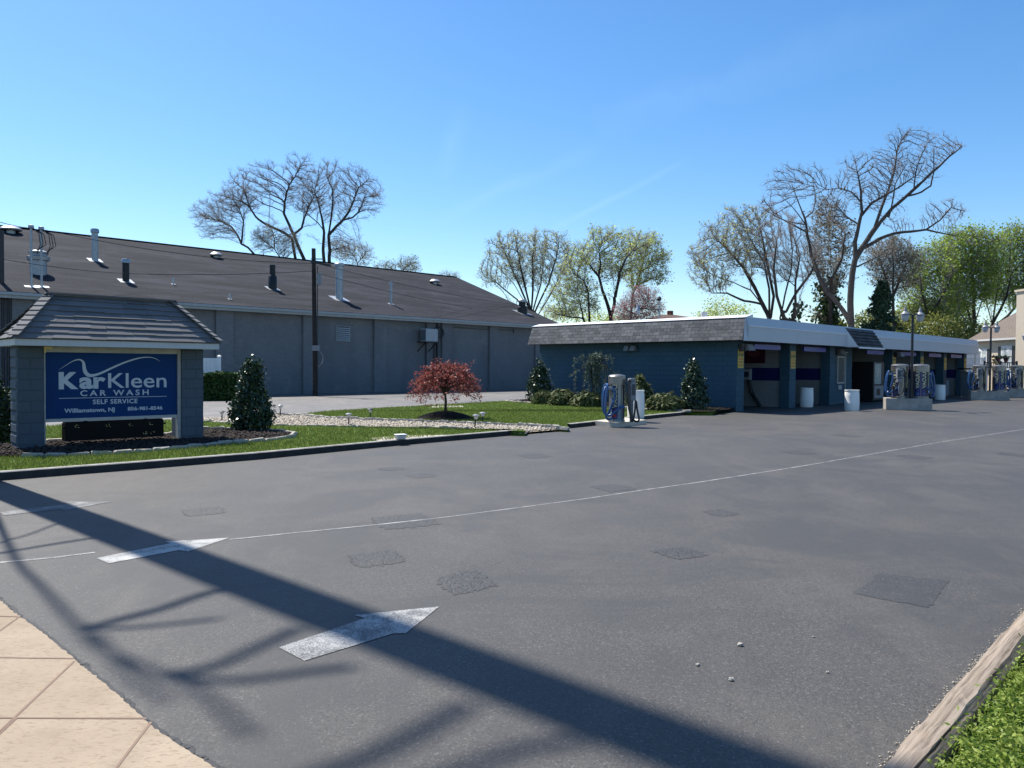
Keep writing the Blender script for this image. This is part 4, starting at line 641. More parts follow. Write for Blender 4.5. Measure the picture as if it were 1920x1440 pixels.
# ================================================================== VACUUMS, ISLANDS, LAMPS
def catm(pts, k=6):
    P_ = [Vector(p) for p in pts]; out = []
    for i in range(len(P_)-1):
        a, b_, c, d = P_[max(0, i-1)], P_[i], P_[i+1], P_[min(len(P_)-1, i+2)]
        for j in range(k): t = j/k; out.append(.5*((2*b_)+(c-a)*t+(2*a-5*b_+4*c-d)*t*t+(3*b_-a-3*c+d)*t**3))
    return out+[P_[-1]]
def vacuum(name_label, loc, rz, R=.31, Hh=1.5, blue=-1, group='vacuum canisters', meter=0, single=0):
    t = thing('vacuum', name_label, 'vacuum', loc, rz, group)
    MB().lathe([(R*.96, 0), (R*.96, .06), (R*.9, .08), (R*.9, Hh*.79)], 28).build('canister', M['steel'], t, smooth=True)
    MB().lathe([(R, Hh*.785), (R, Hh*.95), (R*1.03, Hh*.955), (R*.85, Hh*.985), (R*.4, Hh), (0, Hh+.005)], 28).build('lid', M['steel'], t, smooth=True)
    def wrap(a0, a1, z0, z1, rr_=R*.915):
        b = MB(); n = 8
        for i in range(n):
            p, q = a0+(a1-a0)*i/n, a0+(a1-a0)*(i+1)/n; b.face([(rr_*math.cos(p), rr_*math.sin(p), z0), (rr_*math.cos(q), rr_*math.sin(q), z0), (rr_*math.cos(q), rr_*math.sin(q), z1), (rr_*math.cos(p), rr_*math.sin(p), z1)])
        return b
    for a0, a1, mt in ((-1.2, -.3, 'vacdark'), (-2.8, -2.0, 'vacblue'))+(() if meter or single else ((-1.95, -1.25, 'vacblue'),)):
        pn_ = wrap(a0, a1, .1, Hh*.77).build('decal_panel', M[mt], t); am = (a0+a1)/2; o = text('lettering', 'VACUUM', .2, M['vacyellow'], pn_, (R*.93*math.cos(am)-.07*math.cos(am+PI/2)*-1, R*.93*math.sin(am)-.07*math.sin(am+PI/2)*-1, Hh*.3), (0, 0, 0), .004, 1, 1, .004, 'LEFT')
        o.rotation_euler = Matrix(((0, -math.cos(am+PI/2), math.cos(am)), (0, -math.sin(am+PI/2), math.sin(am)), (1, 0, 0))).to_euler()
        q = wrap(a0+.18, a1-.18, .15, .24, R*.925).build('emblem', M['vacred' if single and mt == 'vacblue' else 'bluehose'], pn_)
    s = blue; mb_ = MB(); mb_.box(min(s*R*.8, s*(R+.1)), max(s*R*.8, s*(R+.1)), -.1, .1, Hh*.68, Hh*.74); mb_.build('hose_bracket', M['galv'], t)
    h = MB(); x = s*(R+.1)
    h.tube(catm([(x-s*.1, -.18, .12), (x+s*.07, -.14, .12), (x+s*.11, -.12, .5), (x+s*.04, -.1, Hh*.72), (x-s*.02, 0, Hh*.79), (x+s*.03, .1, Hh*.72), (x+s*.05, .14, .6), (x, .12, .3), (x-s*.02, -.05, .24), (x-s*.05, -.22, .5), (x-s*.12, -.24, Hh*.55), (x-s*.1, -.2, Hh*.72)], 8), .034, 9)
    h.tube(catm([(x-s*.02, .05, Hh*.76), (x+s*.1, -.02, Hh*.6), (x+s*.13, -.05, .35), (x+s*.02, -.16, .2), (x-s*.14, -.3, .33), (x-s*.24, -.33, .42)], 8), .034, 9); h.tube([(x-s*.24, -.33, .42), (x-s*.38, -.34, .46)], [.04, .05], 9); h.build('blue_hose', M['bluehose'], t, smooth=True)
    if meter:
        mx_ = meter*(R*.3); b = MB(); b.box(mx_-.12, mx_+.12, -R-.2, -R*.8, Hh*.58, Hh*.86).box(mx_-.1, mx_+.1, -R-.17, -R*.8, Hh*.46, Hh*.57).box(mx_-.035, mx_+.035, -R-.08, -R*.8, 0, Hh*.46); me_ = b.build('meter_box', M['meter'], t, bevel=.02)
        b = MB(); b.box(mx_-.09, mx_+.09, -R-.204, -R-.201, Hh*.61, Hh*.8); b.build('face', M['meterdark'], me_); b = MB()
        for z in (.63, .69, .74): b.box(mx_+.01, mx_+.07, -R-.208, -R-.205, Hh*z, Hh*z+.03)
        b.build('key', M['galv'], me_)
        h = MB(); y = -R-.12
        h.tube(catm([(mx_, y+.02, Hh*.87), (mx_+.14, y, Hh*.85), (mx_+.22, y, Hh*.6), (mx_+.2, y-.04, .5), (mx_+.05, y-.06, .2), (mx_-.15, y-.04, .2), (mx_-.26, y, .42), (mx_-.24, y, .5)], 8), .026, 8); h.tube(catm([(mx_+.1, y+.02, Hh*.8), (mx_+.2, y-.03, .7), (mx_+.1, y-.07, .28), (mx_-.1, y-.06, .14), (mx_-.24, y, .35)], 8), .022, 8); h.tube([(mx_-.24, y, .5), (mx_-.2, y, .3)], [.05, .04], 8); h.build('black_hose', M['blackhose'], t, smooth=True)
    return t
IR = math.radians(-19)
def island(label, pl, w, hgt=.55, dep=.95):
    t = MB().box(0, w, 0, dep, 0, hgt).build('concrete_island', M['concrete'], bevel=.015); t.location = pl; t.rotation_euler = (0, 0, IR); tag(t, label, 'concrete island', 'vacuum islands'); return Matrix.Translation(pl) @ Matrix.Rotation(IR, 4, 'Z')
def lamp(label, loc, h, yaw):
    t = thing('lamp_post', label, 'lamp post', loc, yaw, 'twin lamp posts of the wash'); MB().tube([(0, 0, 0), (0, 0, h)], [.055, .05], 8).box(-.1, .1, -.1, .1, 0, .03).build('pole', M['dark'], t)
    MB().tube(catm([(-.42, 0, h-.02), (-.2, 0, h+.03), (0, 0, h-.02), (.2, 0, h+.03), (.42, 0, h-.02)]), .03, 6).build('arm', M['dark'], t)
    for s in (-1, 1):
        g = MB().lathe([(0, h-.29), (.08, h-.28), (.14, h-.18), (.155, h-.06), (.16, h-.03)], 18, (s*.45, 0, 0)).build('globe', M['globe'], t, smooth=True); MB().lathe([(.17, h-.05), (.175, h+.02), (.12, h+.08), (.07, h+.13), (.065, h+.22), (.04, h+.26), (.035, h+.32), (0, h+.34)], 18, (s*.45, 0, 0)).build('cap', M['meter'], g, smooth=True)
    return t
def onisl(Mx, x, y, z): return Mx @ Vector((x, y, z))
p1 = P(1661, 768.5); p2 = P(1820, 750); p3 = P(1891, 745.5)
M1 = island('concrete island with lamp post in front of the last three bays', p1, 1.75, .5); M2 = island('concrete island in front of the white railing', p2, 1.95, .52); M3 = island('concrete island cut by the right edge of the photo', p3, 2.6, .55)
vacuum('steel vacuum canister left of the lamp post on the first island', onisl(M1, .56, .42, .5), IR+.1, .34, 1.45, -1, meter=-1); vacuum('steel vacuum canister right of the lamp post on the first island', onisl(M1, 1.36, .5, .5), IR+.35, .34, 1.45, 1)
vacuum('steel vacuum canister left of the lamp post on the second island', onisl(M2, .5, .42, .52), IR+.05, .36, 1.5, -1, meter=-1); vacuum('steel vacuum canister right of the lamp post on the second island', onisl(M2, 1.5, .5, .52), IR+.3, .36, 1.5, 1); vacuum('steel vacuum canister at the right edge of the photo', onisl(M3, .55, .42, .55), IR+.05, .38, 1.5, -1, meter=-1)
def top(x, y, base): return Y(x, y, base.y).z-base.z
q = onisl(M1, .98, .16, .5); lamp('black twin lamp post on the first vacuum island', q, top(1706, 590, q), math.radians(24)); q = onisl(M2, .98, .16, .52); lamp('black twin lamp post on the second vacuum island', q, top(1852, 614, q), math.radians(20)); q = onisl(M3, 1.15, .16, .55); lamp('black twin lamp post cut by the right photo edge', q, top(1925, 630, q), math.radians(20))
v = vacuum('single steel vacuum canister beside the kerb with blue and black hoses', P(1156, 791, .13), math.radians(25), .25, 1.38, -1, single=1)
b = MB(); b.box(.26, .44, -.34, -.14, .62, 1.18).box(.26, .42, -.33, -.15, 1.19, 1.27).box(.18, .27, -.28, -.2, .7, 1.0).box(.29, .38, -.3, -.22, 0, .62); me_ = b.build('meter_box', M['meter'], v, bevel=.02); b = MB(); b.box(.29, .41, -.345, -.341, .78, 1.1); b.build('face', M['meterdark'], me_); h = MB()
h.tube(catm([(.26, -.3, 1.16), (.18, -.34, 1.22), (.13, -.38, 1.05), (.12, -.4, .6), (.2, -.42, .2), (.28, -.42, .06), (.34, -.42, .3), (.39, -.4, .62), (.44, -.42, .3), (.49, -.42, .08), (.38, -.44, .03), (.25, -.42, .15), (.17, -.4, .5), (.16, -.36, .95), (.25, -.3, 1.2)], 8), .028, 8); h.build('black_hose', M['blackhose'], v, smooth=True)
def barrel(label, loc, r=.29, h=.86):
    t = thing('barrel', label, 'barrel', loc, random.random(), 'white plastic barrels'); MB().lathe([(r*.93, 0), (r*.97, .03), (r*1.0, h*.3), (r*1.0, h*.34), (r*1.015, h*.36), (r*1.0, h*.38), (r*.99, h*.66), (r*.96, h*.88), (r*.91, h*.93), (r*.91, h*.95)], 26).build('body', M['plastic'], t, smooth=True)
    MB().lathe([(r*.9, h*.945), (r*.99, h*.95), (r*.99, h), (r*.9, h), (r*.88, h*.9), (r*.85, .3), (0, .3)], 26).build('rim', M['plastic'], t, smooth=True)
barrel('white barrel in the shade between the first two bays', P(1512, 763)); barrel('sunlit white barrel in front of the vending machine', P(1597, 770)); barrel('white barrel right of the first vacuum island', P(1762, 749.5)); barrel('white barrel right behind the single vacuum', P(1192, 784, .12), .27, .88)
# ------------------------------------------------------------------ path lights, box
for lab, x, y0, y1, on in (('path light left of the big holly beside the sign', 416, 770, 788, 0), ('path light just right of the big holly at the driveway side', 525.5, 758, 781, 1), ('path light at the near edge of the gravel path, third from the sign', 653.5, 774, 796, 1), ('path light on the far edge of the gravel path, left of the maple', 694, 765, 787, 0), ('leaning path light right of the maple at the near edge of the gravel', 890, 776, 802, 1), ('upright path light right of the maple on the far edge of the gravel', 904.5, 772, 795, 1)):
    g = P(x, y1, .08); h = Y(x, y0, g.y).z-g.z; t = thing('path_light', lab, 'path light', g, 0, 'low garden path lights'); t.rotation_euler = (0, .12 if 'leaning' in lab else .02, 0); MB().tube([(0, 0, -.05), (0, 0, h*.62)], .018, 6).build('stake', M['black'], t); MB().lathe([(.03, h*.62), (.05, h*.68), (.055, h*.86), (.04, h*.88)], 12).build('lens', M['globe'], t, smooth=True); MB().lathe([(.1, h*.86), (.095, h*.9), (.05, h*.97), (0, h)], 12).build('cap', M['meter' if on else 'dark'], t, smooth=True)
g = P(751, 823.5, .125); t = thing('cover_box', 'small white cover box standing on the pale pad by the kerb', 'cover box', g, .5); MB().prism([(-.09, -.07, 0), (.09, -.07, 0), (.09, .07, 0), (-.09, .07, 0)], [(-.11, -.09, .09), (.11, -.09, .09), (.11, .09, .09), (-.11, .09, .09)]).build('body', M['offwhite'], t, bevel=.02); MB().box(-.12, .12, -.1, .1, .092, .11).build('lid', M['white'], t, bevel=.01)
for i, (x, y, s, d) in enumerate(((1388, 1211, .03, 'pale'), (1308, 1248, .022, 'pale'), (1371, 1276, .026, 'dark'), (1552, 1262, .016, 'tiny pale'), (1525, 1195, .015, 'tiny grey'))):
    b = MB(); r = random.Random(i); b.lathe([(s*.3, 0), (s*.6, s*.25), (s*.5, s*.55), (0, s*.65)], 7); b.v = [(x_*(1+r.uniform(-.25, .25)), y_*(1+r.uniform(-.25, .25)), z_*(1+r.uniform(-.2, .2))) for x_, y_, z_ in b.v]; o = b.build('stone', M['stone' if d != 'dark' else 'concrete']); o.location = P(x, y); tag(o, ('%s loose stone on the asphalt, ' % d)+('largest of the five', 'left one of the five', 'nearest of the five', 'nearest the timber edge', 'farthest of the five')[i], 'stone', 'loose stones on the asphalt')
# ------------------------------------------------------------------ timber edge and weeds at the near right
a, c, e, d = P(1688, 1442, .0), P(1925, 1166, .0), P(1752, 1440, .14), P(1922, 1228, .14); dr = (c-a).normalized(); nr = Vector((dr.y, -dr.x, 0)); ln = MB(); segs = 46; A = a-dr*1.8; Lt = 6.5; r = random.Random(2); rings = []
for i in range(segs+1):
    p = A+dr*(Lt*i/segs)+nr*r.gauss(0, .004); w = .15+r.gauss(0, .004); zz = .13+r.gauss(0, .003); rings.append([p+Vector((0, 0, -.05)), p+Vector((0, 0, zz*.75)), p+nr*.025+Vector((0, 0, zz)), p+nr*(w*.5)+Vector((0, 0, zz+.008)), p+nr*(w-.03)+Vector((0, 0, zz)), p+nr*w+Vector((0, 0, zz*.7)), p+nr*w+Vector((0, 0, -.05))])
for q, s in zip(rings, rings[1:]):
    for k in range(6): ln.face([q[k], s[k], s[k+1], q[k+1]])
inv = (Matrix.Translation(A) @ Matrix.Rotation(math.atan2(dr.y, dr.x), 4, 'Z')).inverted(); ln.v = [tuple(inv @ Vector(p)) for p in ln.v]; tb_ = ln.build('timber_edge', M['timber']); tb_.location = A; tb_.rotation_euler = (0, 0, math.atan2(dr.y, dr.x)); tag(tb_, 'weathered cracked timber edging the weeds', 'timber')
N = 2600; t_ = rng.random(N); X = np.stack([A.x+dr.x*Lt*t_-nr.x*abs(rng.normal(size=N))*.05, A.y+dr.y*Lt*t_-nr.y*abs(rng.normal(size=N))*.05], 1); pebbles('grit', X, .003, .0045, M['pebble'], 'pale grit gathered along the timber', 'grit', .004)
wp = [A+nr*.16, A+nr*.16+dr*9, A+nr*5+dr*9, A+nr*5]; sheet('weed_bank', wp, .05, M['turf']); X = scatter(wp, 210000); X = X[np.hypot(X[:, 0]-2.6, X[:, 1]-3.8) < 2.6]; N = len(X); dd = (X-np.array([A.x, A.y])) @ np.array([nr.x, nr.y]); pos = np.stack([X[:, 0], X[:, 1], .06+rng.random(N)**1.5*(.09+.05*np.sin(X[:, 0]*7)*np.cos(X[:, 1]*6))], 1); LV, LQ = cards(pos, .014, .9, None, 1.3); L2, Q2 = cards(pos+rng.normal(size=pos.shape)*.02+np.array([0, 0, .008]), .01, .6, None, 2.6); tag(npmesh('weeds', np.concatenate([LV, L2]), np.concatenate([LQ, Q2+len(LV)]), None, M['weed']), 'bright green low weeds behind the timber', 'weeds', kind='stuff')
# ================================================================== PLANTING
g = P(472, 806, .14); bush('holly_shrub', 'tall dark glossy holly at the right end of the sign bed', g, [(0.03, .26), (.12, .4), (.4, .45), (.65, .38), (.95, .27), (1.25, .19), (1.52, .16), (1.66, .09)], 8000, .05, 'holly', 'pyramid hollies', jit=.07, aspect=1.5, seed=1)
g = P(-22, 826, .14); bush('holly_shrub', 'dark holly cut by the left photo edge beside the sign', g, [(0.03, .35), (.3, .46), (.7, .42), (1.0, .3), (1.4, .1), (1.5, .03)], 5200, .05, 'holly', 'pyramid hollies', jit=.07, aspect=1.5, seed=2)
def wloc(x, y, z=.13): return WF @ Vector((x, y, z))
bush('holly_shrub', 'holly at the far left corner of the blue wall', P(1011, 753, .13), [(0.03, .4), (.3, .52), (.8, .46), (1.2, .32), (1.6, .18), (1.9, .03)], 3000, .07, 'holly', 'pyramid hollies', jit=.09, seed=3); bush('holly_shrub', 'holly near the electric box at the right of the blue wall', P(1300, 768, .13), [(0.03, .4), (.3, .52), (.8, .42), (1.2, .3), (1.6, .16), (1.86, .03)], 3600, .06, 'holly', 'pyramid hollies', jit=.08, seed=4)
for i, (x, y, w, h, s) in enumerate(((1018, 757, .36, .42, 'small juniper right in front of the far holly'), (1055, 759.5, .5, .55, 'rounded juniper third from the far wall corner'), (1101, 762, .5, .46, 'low juniper under the weeping cedar'), (1245, 769, .58, .52, 'wide juniper between the vacuum and the near holly'))):
    bush('juniper_shrub', s, P(x, y, .13), [(0, w*.8), (h*.4, w), (h*.8, w*.75), (h, w*.2)], 2600, .075, 'juniper', 'low junipers along the blue wall', jit=.08, aspect=3.2, up=.9, seed=10+i)
bush('dwarf_conifer', 'small pointed conifer behind the single vacuum', P(1200, 764, .13), [(0, .55), (.3, .55), (.7, .32), (1.1, .15), (1.35, .03)], 2600, .06, 'juniper', None, jit=.07, aspect=2.6, up=.6, seed=20)
# hedge
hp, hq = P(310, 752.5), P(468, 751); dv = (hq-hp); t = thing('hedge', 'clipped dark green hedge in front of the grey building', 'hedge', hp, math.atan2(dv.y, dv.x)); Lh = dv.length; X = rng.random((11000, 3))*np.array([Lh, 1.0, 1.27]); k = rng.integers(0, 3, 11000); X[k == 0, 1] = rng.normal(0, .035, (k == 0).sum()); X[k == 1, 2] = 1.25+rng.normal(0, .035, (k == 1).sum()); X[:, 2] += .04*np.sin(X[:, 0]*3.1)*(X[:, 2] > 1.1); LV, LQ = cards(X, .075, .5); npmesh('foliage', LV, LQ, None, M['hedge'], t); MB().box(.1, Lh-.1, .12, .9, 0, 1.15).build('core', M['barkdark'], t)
fp, fq = Y(300, 704, 38), Y(411, 704, 38.6); fv = (fq-fp); t = thing('vinyl_fence', 'white vinyl fence panel standing against the grey building', 'fence', (fp.x, fp.y, 0), math.atan2(fv.y, fv.x)); Lf = math.hypot(fv.x, fv.y); b = MB()
for i in range(14): b.box(i*Lf/14, (i+1)*Lf/14-.012, -.02, .02, .1, 1.95)
b.box(0, Lf, -.04, .04, 1.9, 2.03); b.box(0, Lf, -.04, .04, .1, .25); b.build('panel', M['white'], t)
for x in (0, Lf): MB().box(x-.08, x+.08, -.08, .08, 0, 2.12).prism([(x-.1, -.1, 2.12), (x+.1, -.1, 2.12), (x+.1, .1, 2.12), (x-.1, .1, 2.12)], [(x-.02, -.02, 2.19), (x+.02, -.02, 2.19), (x+.02, .02, 2.19), (x-.02, .02, 2.19)]).build('post', M['white'], t)
# red weeping maple
g = Vector((mound_c.x, mound_c.y, LZ+.2)); t = thing('red_maple', 'small weeping red maple on a mulch mound in the lawn', 'tree', g); b = MB(); r = random.Random(5); b.tube(catm([(0, 0, -.1), (.01, 0, .3), (-.02, .01, .62)]), [.045]*4+[.04]*4+[.036]*(len(catm([(0, 0, -.1), (.01, 0, .3), (-.02, .01, .62)]))-8), 8); tips = []
for i in range(64):
    a = i*2.39996+r.uniform(-.3, .3); R_ = 1.16*math.sqrt((i+.5)/64)*r.uniform(.85, 1.05); ztop = .38+1.1*math.sqrt(max(0, 1-(R_/1.28)**2)); hz = ztop*r.uniform(.78, 1.05); e = Vector((R_*math.cos(a), R_*math.sin(a)*.95, max(.12, hz-.14-R_*.34))); m1 = Vector((e.x*.3, e.y*.3, .62+(hz-.5)*.62)); m2 = Vector((e.x*.72, e.y*.72, max(hz, .5)*1.0)); pl = catm([(-.02, 0, .5), m1, m2, e], 5); b.tube(pl, [.022-.018*i_/(len(pl)-1) for i_ in range(len(pl))], 5)
    for q in pl[6:]:
        for k in range(3): tips.append((q, q+Vector((r.gauss(0, .1)+e.x*.05, r.gauss(0, .1)+e.y*.05, r.gauss(-.02, .07)))))
a0 = np.array([tuple(x) for x, _ in tips]); a1 = np.array([tuple(y) for _, y in tips]); tv, tq = frusta(a0, a1, np.full(len(a0), .006), np.full(len(a0), .002), 3); b.poly([tuple(v) for v in tv], [tuple(f) for f in tq]); b.build('trunk', M['barkdark'], t)
lp = np.repeat(a1, 4, 0)+rng.normal(size=(len(a1)*4, 3))*np.array([.06, .06, .05]); lp = lp[(lp[:, 2] > .12)]; LV, LQ = cards(lp, .03, .4, None, 2.6); npmesh('crown', LV, LQ, None, M['maple'], t)
# weeping cedar
g = P(1113, 761.5, .13); g += WY*.0; t = thing('weeping_cedar', 'weeping blue green cedar with one stray branch before the blue wall', 'tree', g); sc = g.y/F; b = MB(); r = random.Random(8)
def cz(x, y): return Vector(((x-1113)*sc, 0, Y(x, y, g.y).z-g.z))
tr = catm([(0, 0, -.1), cz(1113, 735), cz(1108, 700), cz(1110, 676), cz(1122, 668), cz(1135, 676)], 5); b.tube(tr, [.06-.045*i/(len(tr)-1) for i in range(len(tr))], 7); br = [catm([cz(1112, 678), cz(1095, 684)+Vector((0, -.1, 0)), cz(1066, 706)+Vector((0, -.2, 0))], 5), catm([cz(1125, 672), cz(1140, 690), cz(1150, 706)], 5), catm([cz(1112, 672), cz(1098, 672)+Vector((0, .1, 0)), cz(1092, 700)], 5)]
pts = []
for l in br: b.tube(l, [.022-.014*i/(len(l)-1) for i in range(len(l))], 5)
for i in range(34):
    s = tr[r.randint(12, len(tr)-1)] if i % 3 else br[1+i % 2][r.randint(2, 9)]; a = r.random()*2*PI; o = r.uniform(.1, .5); d_ = r.uniform(.5, 1.75); e = s+Vector((math.cos(a)*o, math.sin(a)*o*.8, .05)); f = e+Vector((r.gauss(0, .07), r.gauss(0, .07), -d_)); f.z = max(f.z, .15); l = catm([s, e, e.lerp(f, .5)+Vector((r.gauss(0, .05), 0, 0)), f], 5); b.tube(l, .008, 4)
    for q in l[3:]: pts += [tuple(q+Vector((r.gauss(0, .03), r.gauss(0, .03), r.gauss(0, .06)))) for _ in range(7)]
for q in br[0]: pts += [tuple(q+Vector((r.gauss(0, .035), r.gauss(0, .04), r.gauss(0, .03)))) for _ in range(6)]
b.build('trunk', M['bark'], t); LV, LQ = cards(np.array(pts), .034, -.2, None, 3.2); npmesh('foliage', LV, LQ, None, M['cedar'], t)
# ================================================================== POLES AND WIRES
pb = P(591, 743); t = thing('utility_pole', 'dark wooden utility pole before the grey building', 'utility pole', pb); hp_ = Y(588, 466, pb.y); tp = hp_-pb; MB().tube([(0, 0, -.3), tuple(tp*.5), tuple(tp)], [.135, .125, .11], 10).build('pole', M['polewood'], t, smooth=True); b = MB(); zz = tp.z
b.box(.12, .34, -.2, .0, zz-2.0, zz-1.35).tube(catm([(.15, -.15, 2.6), (.42, -.2, 2.3), (.45, -.2, 1.9), (.2, -.18, 1.6)]), .025, 5); b.box(-.1, .28, -.3, -.05, 2.5, 2.8); b.build('junction_box', M['meter'], t); b = MB(); b.bar((-.2, -.2, zz-.75), (.9, -.2, zz-.95), .12, .1).bar((-.2, -.2, zz-.6), (.5, -.2, zz-.6), .05, .05); b.build('bracket', M['dark'], t); MB().tube([(.16, -.12, .1), (.15, -.14, zz-1.0)], .03, 6).build('riser', M['dark'], t)
def wire(label, pts, sag=.0, r=.014):
    o = []
    for a, c in zip(pts, pts[1:]):
        for k in range(9): f = k/8; p = Vector(a).lerp(Vector(c), f); p.z -= sag*4*f*(1-f); o.append(p)
    return tag(MB().tube(o, r, 5).build('power_line', M['wire']), label, 'power line', 'overhead wires across the grey roof')
mast = Y(62, 428, (GF @ onroof(59, 537)).y); far = Y(1165, 577, 88); pw = pb.y-.25
wire('overhead wire leaving the photo at the upper left above the roof', [Y(-60, 396, 24), mast], .1); wire('overhead wire from the roof masts to the utility pole', [Y(84, 431, mast.y), Y(588, 494, pw)], .35); wire('overhead wire from the utility pole toward the trees on the right', [Y(594, 494, pw), Y(980, 573, 66), far], .25); wire('lower overhead wire left of the utility pole', [Y(-40, 478, 33), Y(240, 513, 40), Y(587, 508, pw)], .12); wire('lower overhead wire right of the utility pole', [Y(594, 512, pw), Y(970, 589, 66)], .3)
# the tall pole just outside the left edge whose shadow crosses the lot
B0 = Vector((-8.25, 11.55, 0)); tn = math.tan(SUN_EL); sd = Vector((SDIR.x, SDIR.y, 0)); ud = Vector((-SDIR.y, SDIR.x, 0)); t = thing('utility_pole', 'tall wooden utility pole outside the left edge, casting the long shadow', 'utility pole', B0); MB().tube([(0, 0, -.3), (0, 0, 9), (0, 0, 22.5)], [.24, .26, .26], 12).build('pole', M['polewood'], t, smooth=True)
def sh(x, y, k=0):                                                # the point above the ground whose shadow falls under this image point
    g = P(x, y); v = g-B0; return Vector(tuple(ud*v.dot(ud)+Vector((0, 0, v.dot(sd)*tn))))
def limb(pts, r, nm='cable'): MB().tube(catm([sh(*p) for p in pts], 6), r, 6).build(nm, M['wire'], t)
limb([(-60, 1046), (0, 1037), (90, 1022), (190, 1006)], .03); limb([(-60, 1032), (0, 1017), (60, 1000), (130, 972)], .02); limb([(-20, 935), (25, 1040), (75, 1098), (150, 1178), (190, 1215), (300, 1262), (380, 1300), (470, 1380)], .035); limb([(165, 1178), (230, 1160), (300, 1142), (370, 1118), (440, 1098)], .05); limb([(165, 1180), (260, 1176), (340, 1168), (410, 1160)], .03); limb([(300, 1268), (400, 1250), (480, 1215), (560, 1178)], .05); limb([(330, 1272), (450, 1276), (560, 1262), (660, 1250)], .045); limb([(180, 1190), (240, 1262), (320, 1318)], .03); limb([(560, 1470), (700, 1415), (800, 1365), (880, 1320)], .06); limb([(800, 1470), (960, 1410), (1080, 1390)], .05)
# ================================================================== BEYOND THE WASH
hx = 36.2; t = thing('house', 'beige sided house with brown roof and chimney at the right', 'house', (hx, 60.5, 0)); HT = 4.15
b = MB(); b.box(0, 9, -12, 0, 0, HT); b.poly([(0, 0, HT), (9, 0, HT), (4.5, 0, HT+2.6), (0, -12, HT), (9, -12, HT), (4.5, -12, HT+2.6)], [(0, 2, 1), (3, 4, 5)]); wl_ = b.build('wall', M['siding'], t); b = MB(); sl2 = 2.6/4.5
for s in (0, 1):
    xs = [-.35, 4.5, 4.5, -.35]; zs = [HT-.35*sl2+.1, HT+2.7, HT+2.7, HT-.35*sl2+.1]; ys = [.35, .35, -12.3, -12.3]; q = [((x if not s else 9-x), y, z) for x, y, z in zip(xs, ys, zs)]; b.face(q if s else q[::-1], 0, [(0, 0), (0, 5.6), (12.6, 5.6), (12.6, 0)] if s else [(12.6, 0), (12.6, 5.6), (0, 5.6), (0, 0)]); b.face([(x, y, z-.14) for x, y, z in q])
b.build('roof', M['houseroof'], t); MB().box(-.42, -.3, -12.3, .36, HT-.22, HT-.08).build('gutter', M['offwhite'], t)
MB().box(-.9, -.003, -8.2, -6.5, 0, 7.2).box(-1.0, .05, -8.3, -6.4, 7.2, 7.35).build('chimney', M['siding'], t); MB().box(-.85, 2, -12, -8.21, 0, HT+.9).build('wing', M['siding'], t)
for y, w, z0, h, sh_ in ((-1.4, .8, 1.5, 1.75, 0), (-4.2, 1.0, 1.2, 2.2, 1)):
    fr = MB().box(-.07, -.002, y-w/2-.1, y+w/2+.1, z0-.1, z0+h+.12).build('window', M['white'], t); MB().box(-.085, -.071, y-w/2, y-.03, z0, z0+h).box(-.085, -.071, y+.03, y+w/2, z0, z0+h).build('pane', M['curtainglass'], fr); [MB().box(-.06, -.002, y+s*(w/2+.3)-.17, y+s*(w/2+.3)+.17, z0-.05, z0+h+.08).build('shutter', M['dark'], t) for s in (-1, 1)]
# railing, boxes and gates between the wash and the house
def rail(name, label, x0, x1, y0, y1, D, mat, n, cat='railing'):
    a, c = Y(x0, y1, D), Y(x1, y1, D-.6); h = Y(x0, y0, D).z; v = c-a; L = math.hypot(v.x, v.y); t = thing(name, label, cat, (a.x, a.y, 0), math.atan2(v.y, v.x)); z0 = a.z; b = MB(); b.box(0, L, -.04, .04, h-.07, h).box(0, L, -.03, .03, z0, z0+.06); b.build('rail', M[mat], t); b = MB(); [b.box(L*i/n-.02, L*i/n+.02, -.02, .02, z0+.05, h-.06) for i in range(1, n)]; b.build('baluster', M[mat], t)
    for i in range(3): MB().box(L*i/2-.06, L*i/2+.06, -.05, .05, 0, h+.08).build('post', M[mat], t)
rail('porch_railing', 'white porch railing behind the second vacuum island', 1803, 1846, 671, 684, 56, 'white', 20); rail('porch_railing', 'white picket rail low in front of the porch', 1803, 1850, 684, 693, 54, 'white', 16); rail('deck_railing', 'dark deck railing in front of the house windows', 1846, 1906, 679, 690, 53, 'dark', 14)
g = Y(1866, 690, 52); t = thing('stair_post', 'slanted yellow timber brace above the second island', 'timber brace', (g.x, g.y, 0)); MB().bar(tuple(Vector((.25, 0, g.z+.05))), tuple(Vector((-.15, 0, Y(1866, 672, 52).z))), .22, .12).bar((.25, 0, 0), (.25, 0, g.z+.05), .12, .12).build('brace', M['deckwood'], t)
for x, y, lab, mt in ((1870, 671, 'small dark potted plant on the deck rail', 'maroon'), (1886, 679, 'red flower pot on the deck rail near the window', 'maroon')):
    g = Y(x, y, 52.6); rz_ = Y(x, 679, 52.6).z; t = thing('potted_plant', lab, 'potted plant', (g.x, g.y, rz_)); MB().lathe([(.1, 0), (.16, .25), (.18, .25), (.18, .3)], 12).build('pot', M[mt], t); q = rng.normal(size=(90, 3))*np.array([.12, .12, .05])+np.array([0, 0, .34]); LV, LQ = cards(q, .1, .3); npmesh('foliage', LV, LQ, None, M['holly'], t)
a, c = P(1801, 745), P(1823, 746.5); v = c-a; L = v.length; t = thing('enclosure_gate', 'grey panel gate of the enclosure right of the last bay', 'gate', a, math.atan2(v.y, v.x)); MB().box(.04, L, 0, .06, .08, 1.55).build('panel', M['utilgrey'], t); b = MB(); b.box(-.08, .04, -.03, .09, 0, 1.7).box(L, L+.1, -.03, .09, 0, 1.7).box(.04, L, -.01, .07, 1.55, 1.62); b.build('frame', M['meter'], t); MB().box(-.05, L+.1, -.2, .7, 1.75, 1.84).build('lid', M['dark'], t)
